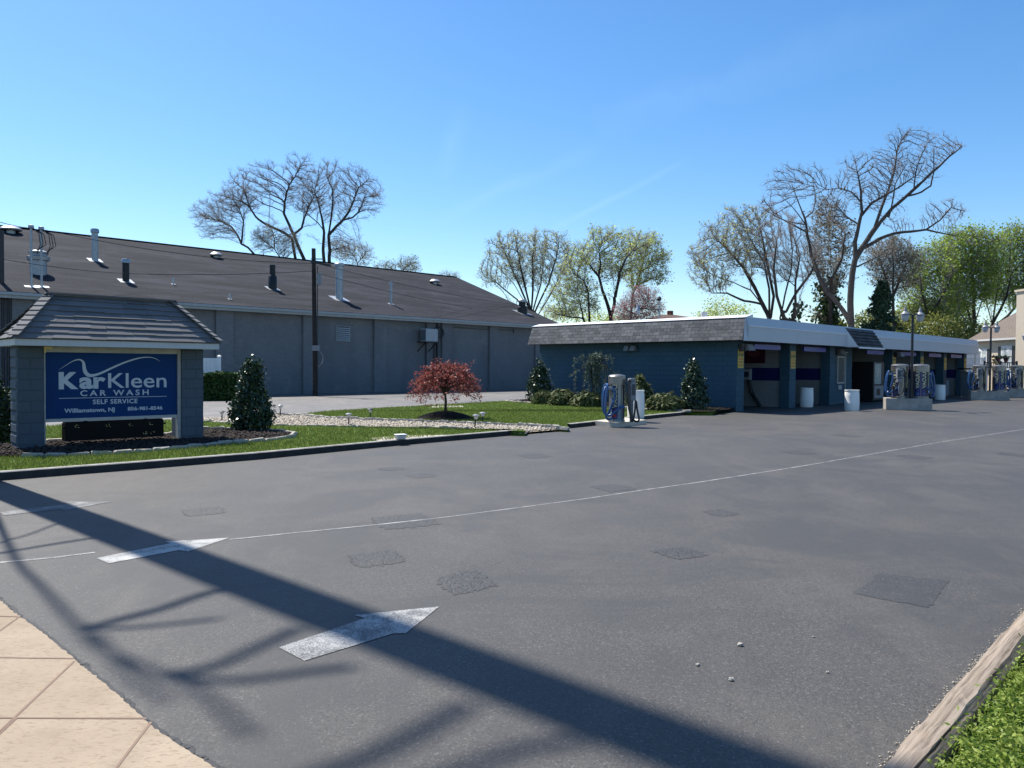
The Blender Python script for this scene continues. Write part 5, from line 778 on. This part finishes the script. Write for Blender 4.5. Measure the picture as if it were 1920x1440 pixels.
g = Y(1817, 669, 58); z1 = Y(1817, 659, 58).z; t = thing('shed', 'small white sided shed behind the porch railing', 'shed', (g.x, 58, 0)); b = MB(); [b.box(-.5, .55, -.5-.012*(k % 2), .5, z1*k/16, z1*(k+1)/16) for k in range(16)]; b.build('wall', M['white'], t); MB().prism([(-.6, -.6, z1), (.65, -.6, z1), (.65, .6, z1), (-.6, .6, z1)], [(-.6, 0, z1+.3), (.65, 0, z1+.3), (.65, .05, z1+.3), (-.6, .05, z1+.3)]).build('roof', M['offwhite'], t)
g = Y(1828, 660, 55); t = thing('street_lamp', 'white street lamp head on a curved arm beside the car wash end', 'street lamp', (g.x, 55, 0)); z1 = Y(1812, 645, 55).z; MB().tube([(0, 0, 0), (0, 0, z1-.4)], .06, 8).build('pole', M['galv'], t); MB().tube(catm([(0, 0, z1-.5), (-.1, 0, z1-.25), (-.35, 0, z1-.05)]), .03, 6).build('arm', M['galv'], t); MB().prism([(-.85, -.12, z1), (-.3, -.12, z1-.12), (-.3, .12, z1-.12), (-.85, .12, z1)], [(-.8, -.07, z1+.12), (-.3, -.07, z1+.02), (-.3, .07, z1+.02), (-.8, .07, z1+.12)]).build('lamp_head', M['white'], t)
# white van mostly behind the islands
g = P(1878, 731); vz = Y(1890, 685, g.y).z; t = thing('parked_van', 'white van parked behind the vacuum islands', 'van', (g.x, g.y, 0), math.radians(-12)); Lv, hv = 4.6, vz
prof = [(0, .35), (0, hv*.55), (.12, hv*.94), (.4, hv), (3.2, hv*.99), (3.75, hv*.62), (4.5, hv*.5), (4.6, .4)]; MB().prism([(x, -.9, z) for x, z in prof], [(x, .9, z) for x, z in prof]).build('body', M['carpaint'], t, bevel=.05); b = MB(); b.poly([(.25, -.906, hv*.6), (3.35, -.906, hv*.6), (3.0, -.906, hv*.9), (.35, -.906, hv*.9)], [(0, 1, 2, 3)]); b.build('window', M['glass'], t)
for x in (.85, 3.7):
    w = MB().lathe([(.2, -.1), (.33, -.09), (.35, -.03), (.35, .08), (.33, .1), (.2, .1)], 20).build('wheel', M['tyre'], t, smooth=True); w.rotation_euler = (PI/2, 0, 0); w.location = (x, -.85, .35); MB().lathe([(0, .06), (.2, .07), (.21, .0)], 14).build('rim', M['galv'], w, smooth=True)
MB().box(-.02, .0, -.85, -.6, .8, 1.1).build('tail_light', M['vacred'], t)
# brown roofed house, single lamp and water tank beyond the wash roof
D = 95; a = Y(1215, 598, D); w_ = (1312-1215)*D/F; zt, ze_ = Y(1265, 586, D).z, Y(1265, 597, D).z; t = thing('house', 'distant brick house with brown hipped roof above the wash roof', 'house', (a.x, D, 0)); MB().box(.4, w_-.4, 0, 8, 0, ze_-.0).build('wall', M['brickhouse'], t); MB().prism([(0, -.4, ze_), (w_, -.4, ze_), (w_, 8.4, ze_), (0, 8.4, ze_)], [(w_*.35, 3.9, zt), (w_*.62, 3.9, zt), (w_*.62, 4.1, zt), (w_*.35, 4.1, zt)]).build('roof', M['brownroof'], t); MB().box(w_*.5, w_*.5+.7, 3.8, 4.4, zt-.4, zt+.5).build('chimney', M['brickhouse'], t)
D = 52; g = Y(1236, 600, D); t = thing('lamp_post', 'single arm lamp post seen above the wash roof', 'lamp post', (g.x, D, 0)); z1 = Y(1236, 562, D).z; za = Y(1236, 580, D).z; xl = (1196-1236)*D/F; MB().tube([(0, 0, 0), (0, 0, z1)], .06, 8).build('pole', M['galv'], t); MB().tube([(0, 0, za), (xl*.6, 0, za+.02), (xl, 0, za+.06)], .04, 6).build('arm', M['polewood'], t); gl = MB().lathe([(0, za-.4), (.1, za-.37), (.16, za-.22), (.17, za-.1)], 16, (xl, 0, 0)).build('globe', M['globe'], t, smooth=True); MB().lathe([(.18, za-.12), (.15, za+.02), (.1, za+.1), (.08, za+.3), (0, za+.32)], 16, (xl, 0, 0)).build('cap', M['galv'], gl, smooth=True); MB().lathe([(0, z1-.12), (.14, z1-.05), (.17, z1+.08), (.1, z1+.2), (0, z1+.23)], 14, (-.02, 0, 0)).build('photocell', M['dark'], t, smooth=True)
D = 50; g = Y(1320, 597, D); z0, z1 = 3.45, Y(1320, 585, D).z; t = thing('roof_unit', 'white ribbed roof unit on the car wash roof', 'roof unit', (g.x, D, z0-.0)); b = MB(); r_ = 14*D/F*.5; h = z1-z0; b.lathe([(r_*.95, 0), (r_, h*.3), (r_*.95, h*.34), (r_, h*.4), (r_, h*.7), (r_*.95, h*.74), (r_*.8, h)], 18); b.build('body', M['offwhite'], t, smooth=True)
# ================================================================== TREES
def zm(ox, oy, k, pts): return [(ox+x/k, oy+y/k) for x, y in pts]
Z1 = lambda *p: zm(340, 260, 4.3636, p); Z2 = lambda *p: zm(880, 400, 4.5714, p); Z3 = lambda *p: zm(1270, 220, 3.4286, p); Z4 = lambda *p: zm(1650, 400, 5.537, p)
def E1(f, *bl): return [(f((x, y))[0][0], f((x, y))[0][1], rx/{Z1: 4.3636, Z2: 4.5714, Z3: 3.4286, Z4: 5.537}[f], ry/{Z1: 4.3636, Z2: 4.5714, Z3: 3.4286, Z4: 5.537}[f]) for x, y, rx, ry in bl]
tree('bare_tree', 'bare forked tree left of the pole behind the grey roof', 84, Z1((935, 1050))[0], [Z1((935, 1050), (935, 990), (912, 860), (905, 815), (850, 775), (780, 740), (715, 710), (660, 680), (610, 640), (560, 560), (520, 440)), Z1((1015, 1010), (960, 890), (920, 785), (885, 710), (838, 610), (845, 520), (862, 440), (882, 380), (930, 310), (970, 230)), Z1((715, 710), (722, 620), (725, 500), (715, 400), (695, 300)), Z1((920, 785), (985, 730), (1040, 712), (1095, 706)), Z1((985, 730), (1005, 650), (1050, 540), (1090, 470)), Z1((722, 640), (780, 700))], E1(Z1, (560, 420, 190, 170), (700, 330, 130, 130), (960, 260, 130, 130), (880, 430, 170, 160), (1030, 480, 140, 170), (430, 480, 120, 120)), .42, .6, 900, seed=11, up=.35, tw_len=1.1)
tree('bare_tree', 'bare spreading tree just right of the pole behind the grey roof', 86, Z1((1215, 1060))[0], [Z1((1215, 1060), (1210, 1000), (1215, 920), (1205, 800), (1215, 720), (1228, 620), (1240, 500), (1235, 410), (1190, 310)), Z1((1170, 1020), (1160, 900), (1168, 770), (1150, 650), (1125, 540), (1090, 440)), Z1((1212, 780), (1265, 720), (1320, 668), (1370, 600), (1410, 510), (1450, 400), (1530, 330)), Z1((1320, 668), (1400, 645), (1450, 600), (1500, 480), (1620, 460)), Z1((1168, 750), (1120, 690), (1060, 640), (1000, 590)), Z1((1145, 860), (1090, 815), (1040, 795))], E1(Z1, (1220, 330, 150, 140), (1400, 370, 150, 140), (1500, 500, 150, 150), (1110, 450, 140, 160), (1280, 520, 150, 180), (1330, 870, 140, 80)), .4, .6, 950, seed=12, up=.35, tw_len=1.1)
tree('bare_tree', 'low bare tree leaning left behind the grey roof', 82, Z1((640, 1010))[0], [Z1((640, 1010), (600, 950), (545, 890), (490, 860), (460, 790), (410, 720), (350, 685), (290, 665), (200, 655), (120, 645)), Z1((490, 860), (500, 770), (510, 680), (470, 560)), Z1((512, 860), (515, 780), (510, 690))], E1(Z1, (220, 620, 140, 110), (380, 560, 170, 130), (500, 520, 100, 130), (280, 760, 130, 70)), .24, .5, 650, seed=13, sag=.05, tw_len=.9)
tree('bare_tree', 'small bare tree between the two larger ones behind the roof', 80, Z1((830, 1020))[0], [Z1((830, 1020), (805, 970), (760, 900), (700, 855), (640, 812)), Z1((760, 900), (760, 820), (740, 740))], E1(Z1, (700, 830, 120, 110), (860, 850, 100, 110)), .2, .45, 300, seed=14, leaf=('budgreen', .05, .1, .1), mats=('bark', 'twig'))
tree('budding_shrub_tree', 'low budding trees\' pale crown right of the tall vent stack', 88, Z1((1460, 1080))[0], [Z1((1460, 1080), (1430, 1000), (1400, 940)), Z1((1440, 1020), (1500, 950))], E1(Z1, (1330, 930, 120, 80), (1470, 960, 110, 90)), .16, .5, 300, seed=15, leaf=('budgreen', .05, .1, .1))
tree('bare_tree', 'twiggy top peeping over the roof ridge near its right end', 90, (745, 540), [[(745, 540), (745, 515)], [(745, 520), (765, 498)]], [(725, 505, 22, 14), (765, 500, 24, 16)], .16, .5, 260, seed=16, leaf=('olive', .1, .12, .1)); tree('bare_tree', 'small twiggy top by the far end of the roof ridge', 95, (842, 545), [[(842, 545), (842, 522)]], [(842, 520, 18, 9)], .12, .5, 120, seed=17)
b_ = Z2((530, 870))[0]
tree('vase_tree', 'vase shaped budding tree right of the grey roof end', 84, b_, [Z2((530, 870), (500, 780), (430, 620), (330, 400), (270, 280)), Z2((530, 850), (480, 640), (430, 420), (400, 230)), Z2((530, 840), (545, 640), (540, 420), (560, 220)), Z2((545, 840), (610, 620), (640, 420), (665, 210)), Z2((560, 850), (680, 600), (740, 400), (770, 240)), Z2((590, 870), (700, 690), (800, 500), (850, 330)), Z2((510, 820), (360, 700), (230, 590), (120, 540)), Z2((500, 800), (380, 600), (250, 470), (170, 400)), Z2((590, 870), (650, 750), (760, 600), (850, 480)), Z2((400, 820), (330, 740), (300, 690))], E1(Z2, (300, 330, 150, 140), (430, 260, 120, 100), (580, 250, 120, 100), (720, 270, 120, 120), (800, 400, 90, 140), (190, 520, 110, 130), (500, 450, 250, 200)), .3, .6, 1300, seed=21, up=.5, leaf=('budgreen', .22, .1, .12), mats=('barkdark', 'twig'), tw_len=.9, ipow=.42)
tree('budding_tree', 'tall yellow green budding tree with forked trunk above the wash', 78, Z2((1215, 960))[0], [Z2((1215, 960), (1213, 900), (1190, 800), (1140, 660), (1110, 540), (1125, 430), (1110, 300)), Z2((1215, 880), (1245, 760), (1240, 620), (1210, 480), (1220, 330)), Z2((1250, 720), (1275, 600), (1285, 510), (1340, 390), (1420, 300)), Z2((1110, 540), (1030, 440), (960, 390)), Z2((1240, 720), (1180, 700), (1060, 715))], E1(Z2, (1150, 220, 140, 90), (1280, 260, 130, 90), (1420, 270, 130, 110), (1080, 420, 130, 110), (1250, 420, 150, 130), (1340, 450, 120, 90)), .34, .55, 800, seed=22, leaf=('yellowgreen', .3, .12, .14), mats=('barkdark', 'twig'), ipow=.5)
tree('budding_tree', 'right budding tree with thin leaning trunk above the wash', 80, Z2((1378, 960))[0], [Z2((1378, 960), (1385, 880), (1400, 700), (1450, 560), (1500, 380), (1520, 280)), Z2((1420, 640), (1380, 580)), Z2((1430, 620), (1540, 570), (1620, 540)), Z2((1470, 500), (1560, 450), (1650, 390))], E1(Z2, (1540, 260, 110, 80), (1600, 400, 110, 90), (1600, 540, 110, 80), (1430, 560, 110, 100), (1480, 400, 110, 110)), .22, .5, 600, seed=23, leaf=('yellowgreen', .35, .11, .13), mats=('barkdark', 'twig'))
tree('budding_tree', 'pale green smaller budding tree with two thin trunks', 76, Z2((1030, 960))[0], [Z2((1030, 960), (1028, 860), (1020, 680), (985, 580), (900, 520)), Z2((1000, 950), (975, 900), (945, 760), (930, 660)), Z2((1020, 680), (1100, 640)), Z2((975, 900), (860, 890), (760, 870))], E1(Z2, (880, 500, 130, 110), (840, 680, 140, 120), (960, 640, 120, 110), (800, 850, 150, 70), (1000, 800, 120, 80), (960, 340, 110, 70)), .2, .5, 800, seed=24, leaf=('yellowgreen', .3, .12, .15), mats=('barkdark', 'twig'))
tree('red_tree', 'pinkish red budding tree above the wash roof', 70, (1192, 612), [[(1192, 612), (1193, 585), (1190, 565)], [(1192, 590), (1215, 565)], [(1192, 590), (1172, 580)]], [(1205, 555, 26, 12), (1180, 580, 24, 15), (1215, 578, 26, 18), (1185, 595, 30, 12)], .14, .4, 520, seed=25, leaf=('redbud', .3, .09, .12), mats=('barkdark', 'twig'))
# right hand group
tree('bare_tree', 'wide bare vase tree at the left of the right tree group', 62, Z3((600, 1370))[0], [Z3((600, 1370), (590, 1290), (540, 1200), (470, 1110), (360, 1060), (240, 1020), (130, 950)), Z3((595, 1290), (500, 1100), (420, 960), (330, 860), (230, 760)), Z3((590, 1270), (590, 1100), (560, 940), (480, 800), (400, 660)), Z3((600, 1290), (620, 1150), (570, 900), (530, 700)), Z3((540, 1200), (430, 1180), (320, 1130), (220, 1130)), Z3((470, 1110), (480, 960), (430, 800), (360, 700))], E1(Z3, (180, 900, 110, 120), (260, 780, 110, 110), (380, 680, 110, 100), (500, 660, 110, 90), (420, 860, 190, 150), (220, 1040, 130, 90)), .3, .5, 1300, seed=31, up=.4, leaf=('budgreen', .12, .11, .08), mats=('barkdark', 'twig'), tw_len=.9)
tree('bare_tree', 'bare many stemmed tree behind the left end of the white fascia', 60, Z3((680, 1380))[0], [Z3((680, 1380), (660, 1290), (690, 1150), (730, 1000), (740, 850), (720, 720)), Z3((690, 1300), (640, 1150), (620, 980), (640, 800)), Z3((760, 1310), (790, 1150), (830, 1000), (900, 860)), Z3((700, 1250), (770, 1120), (860, 1000), (890, 900)), Z3((740, 1310), (760, 1200), (760, 1050), (790, 900))], E1(Z3, (640, 760, 110, 120), (740, 780, 110, 130), (860, 900, 110, 130), (700, 950, 180, 120)), .26, .5, 1000, seed=32, up=.4, mats=('barkdark', 'twig'), ivy=[(1488, 604, 1500, 570, .25, 120)], tw_len=.9)
tree('great_bare_tree', 'great bare tree with heavy limbs, tallest above the car wash', 55, Z3((1118, 1460))[0], [Z3((1118, 1460), (1118, 1350), (1112, 1200), (1118, 1080), (1135, 950), (1150, 900), (1220, 790), (1290, 690), (1380, 585), (1480, 500), (1590, 400), (1690, 310), (1750, 250), (1830, 190)), Z3((1110, 1320), (1060, 1235), (965, 1125), (905, 1010), (860, 880), (835, 760), (820, 650), (780, 550), (735, 430)), Z3((1145, 900), (1142, 800), (1165, 700), (1187, 610), (1180, 480), (1155, 340)), Z3((1185, 630), (1250, 550), (1330, 505), (1440, 440), (1540, 370)), Z3((1270, 705), (1320, 560), (1360, 460), (1395, 350), (1415, 200), (1440, 150), (1490, 90)), Z3((1195, 840), (1290, 785), (1390, 748), (1500, 735), (1600, 722), (1700, 745), (1800, 765)), Z3((1600, 720), (1690, 660), (1760, 580), (1840, 600)), Z3((1480, 505), (1570, 480), (1630, 440), (1650, 350), (1650, 200)), Z3((1175, 540), (1120, 480), (1040, 455), (960, 465)), Z3((820, 650), (870, 610), (890, 520), (870, 400)), Z3((835, 740), (740, 690), (640, 640), (560, 590)), Z3((825, 690), (760, 600), (680, 520)), Z3((1160, 960), (1220, 930), (1320, 880)), Z3((1170, 690), (1090, 640), (1020, 560)), Z3((1360, 640), (1380, 560), (1400, 430), (1480, 290)), Z3((1520, 470), (1540, 320), (1600, 180))], E1(Z3, (700, 450, 130, 120), (860, 420, 110, 110), (620, 580, 90, 70), (1060, 480, 110, 110), (1170, 350, 120, 110), (1300, 330, 120, 120), (1430, 150, 90, 80), (1450, 330, 120, 120), (1650, 200, 110, 90), (1760, 190, 80, 50), (1580, 320, 110, 110), (1750, 610, 110, 80), (1640, 640, 80, 80), (1400, 680, 90, 60), (1250, 480, 140, 130), (1000, 600, 110, 100), (1320, 850, 100, 60)), .36, .42, 2300, seed=33, up=.3, tw_len=.75, twig=2, dk=1.8, lrad={1: .17, 2: .15, 3: .09, 4: .1, 5: .12, 6: .05, 7: .06, 8: .045, 9: .05, 10: .06, 11: .04, 12: .05, 13: .05, 14: .05, 15: .045}, thick=.6, ipow=.4, twr=.0055)
tree('ivy_tree', 'ivy clad tree behind the great bare tree', 62, Z3((985, 1420))[0], [Z3((985, 1420), (985, 1330), (985, 1200), (990, 1050), (985, 850), (975, 650)), Z3((985, 1200), (920, 1080), (890, 1000)), Z3((990, 1050), (1060, 900), (1080, 750)), Z3((985, 1330), (900, 1270), (840, 1250))], E1(Z3, (960, 700, 100, 160), (1050, 800, 90, 150), (920, 880, 90, 140), (1020, 1000, 90, 100)), .24, .5, 700, seed=34, leaf=('brownbud', .3, .11, .1), mats=('barkdark', 'twig'), ivy=[Z3((985, 1350))[0]+Z3((990, 1050))[0]+(.35, 900), Z3((985, 1300))[0]+Z3((920, 1090))[0]+(.3, 500), Z3((985, 1340))[0]+Z3((900, 1270))[0]+(.3, 300)])
tree('bare_tree', 'grey bare tree right of the great tree behind the conifer', 66, Z3((1390, 1420))[0], [Z3((1390, 1420), (1390, 1300), (1385, 1100), (1390, 950), (1380, 830)), Z3((1390, 1200), (1330, 1000), (1290, 880)), Z3((1388, 1150), (1450, 1000), (1480, 880))], E1(Z3, (1320, 920, 110, 110), (1400, 870, 100, 80), (1470, 930, 100, 110), (1400, 1030, 140, 110)), .24, .45, 900, seed=35, up=.4, leaf=('brownbud', .3, .1, .1), mats=('bark', 'twig'))
tree('maple_tree', 'fresh green leafy tree left of the pair by the house', 82, Z4((570, 1400))[0], [Z4((570, 1400), (550, 1280), (500, 1080), (450, 880), (420, 680)), Z4((520, 1080), (620, 900), (700, 760), (760, 600)), Z4((640, 1330), (645, 1150), (650, 950), (640, 750)), Z4((645, 1150), (560, 980)), Z4((720, 1320), (800, 1220), (880, 1150))], E1(Z4, (480, 500, 150, 130), (440, 700, 170, 150), (620, 440, 150, 130), (620, 640, 150, 140), (720, 820, 140, 120), (350, 900, 120, 140), (560, 900, 150, 120), (460, 1050, 160, 90), (700, 1030, 140, 90), (300, 1080, 120, 90)), .3, .5, 1100, seed=36, leaf=('freshgreen', .45, .13, .4), mats=('barkdark', 'twig'))
tree('maple_tree', 'large fresh green leafy tree behind the house corner', 84, Z4((985, 1500))[0], [Z4((985, 1500), (975, 1380), (970, 1200), (930, 1080), (890, 940), (860, 700), (850, 500)), Z4((985, 1180), (975, 950), (965, 700), (950, 450)), Z4((980, 1150), (1060, 900), (1110, 700), (1120, 500)), Z4((890, 940), (800, 800), (740, 640))], E1(Z4, (800, 340, 170, 140), (960, 270, 170, 110), (1100, 320, 150, 130), (800, 560, 170, 140), (960, 520, 190, 150), (1110, 560, 140, 140), (900, 760, 180, 120), (820, 930, 150, 100), (1030, 800, 130, 130)), .36, .5, 1500, seed=37, leaf=('freshgreen', .5, .14, .45), mats=('barkdark', 'twig'))
tree('maple_tree', 'green leafy tree with fanned stems above the house roof', 88, Z4((1160, 1500))[0], [Z4((1160, 1500), (1160, 1300), (1165, 1150), (1110, 950), (1090, 780)), Z4((1165, 1150), (1250, 1000), (1320, 850), (1360, 640)), Z4((1170, 1120), (1200, 900), (1230, 700)), Z4((1180, 1180), (1330, 1060), (1480, 880), (1560, 700)), Z4((1160, 1140), (1150, 1000), (1170, 800))], E1(Z4, (1380, 260, 130, 120), (1500, 300, 130, 140), (1280, 420, 150, 140), (1440, 520, 170, 150), (1260, 650, 150, 140), (1480, 760, 150, 130), (1600, 560, 140, 200), (1360, 850, 120, 90), (1220, 850, 120, 90)), .34, .5, 1500, seed=38, leaf=('freshgreen', .45, .14, .45), mats=('barkdark', 'twig'))
# dark conifer
D = 60; g = Y(1652, 620, D); r = np.random.default_rng(5); t = thing('conifer', 'dark pointed conifer behind the centre of the car wash', 'tree', (g.x, D, 0), 0, 'trees standing behind the buildings'); zt = Y(1652, 527, D).z; MB().tube([(0, 0, 0), (0, 0, zt)], [.2, .03], 8).build('trunk', M['barkdark'], t); pts = []
for i in range(190):
    f = r.random()**.8; z = 1+(zt-1.2)*f; R_ = 2.5*(1-f)**.8+.15; a = r.random()*2*PI; n = 26; s = r.random(n)**.7; pts.append(np.stack([math.cos(a)*R_*s*(.7+.5*r.random()), math.sin(a)*R_*s, z-.25*s*R_+0*s], 1)+r.normal(size=(n, 3))*.12)
LV, LQ = cards(np.concatenate(pts), .16, .2, None, 2.6); npmesh('crown', LV, LQ, None, M['conifer'], t)
# far understory seen as one mass
def mass(name, label, spots, mat, size, n):
    V = []
    for x, y, rx, ry, D in spots: c = Y(x, y, D); k = n//len(spots); g_ = rng.normal(size=(k, 3)); g_ /= np.linalg.norm(g_, axis=1, keepdims=True); g_ *= rng.random((k, 1))**.4; V.append(np.array(c)+g_*np.array([rx, rx*.6, ry])*D/F+rng.normal(size=(k, 3))*.2)
    LV, LQ = cards(np.concatenate(V), size, .3); tag(npmesh(name, LV, LQ, None, M[mat]), label, 'undergrowth', kind='stuff')
mass('undergrowth', 'dense green undergrowth behind the right half of the car wash', [(1690, 618, 45, 30, 76), (1760, 622, 45, 36, 78), (1640, 606, 40, 28, 80), (1810, 630, 40, 34, 80), (1720, 590, 50, 26, 84), (1790, 590, 40, 30, 96), (1740, 650, 90, 30, 94), (1560, 612, 26, 14, 82), (1870, 640, 60, 40, 90)], 'olive', .17, 17000); mass('undergrowth', 'fresh green thicket low between the car wash and the house', [(1750, 640, 70, 16, 92), (1815, 650, 30, 20, 92), (1690, 630, 50, 12, 92)], 'freshgreen', .16, 4000); mass('undergrowth', 'pale yellow green thicket beyond the left of the wash roof', [(1060, 592, 40, 16, 92), (1110, 596, 40, 14, 92), (1150, 600, 40, 12, 92), (1350, 575, 34, 20, 84), (1330, 592, 30, 12, 86), (1385, 585, 30, 16, 86)], 'yellowgreen', .13, 3600)
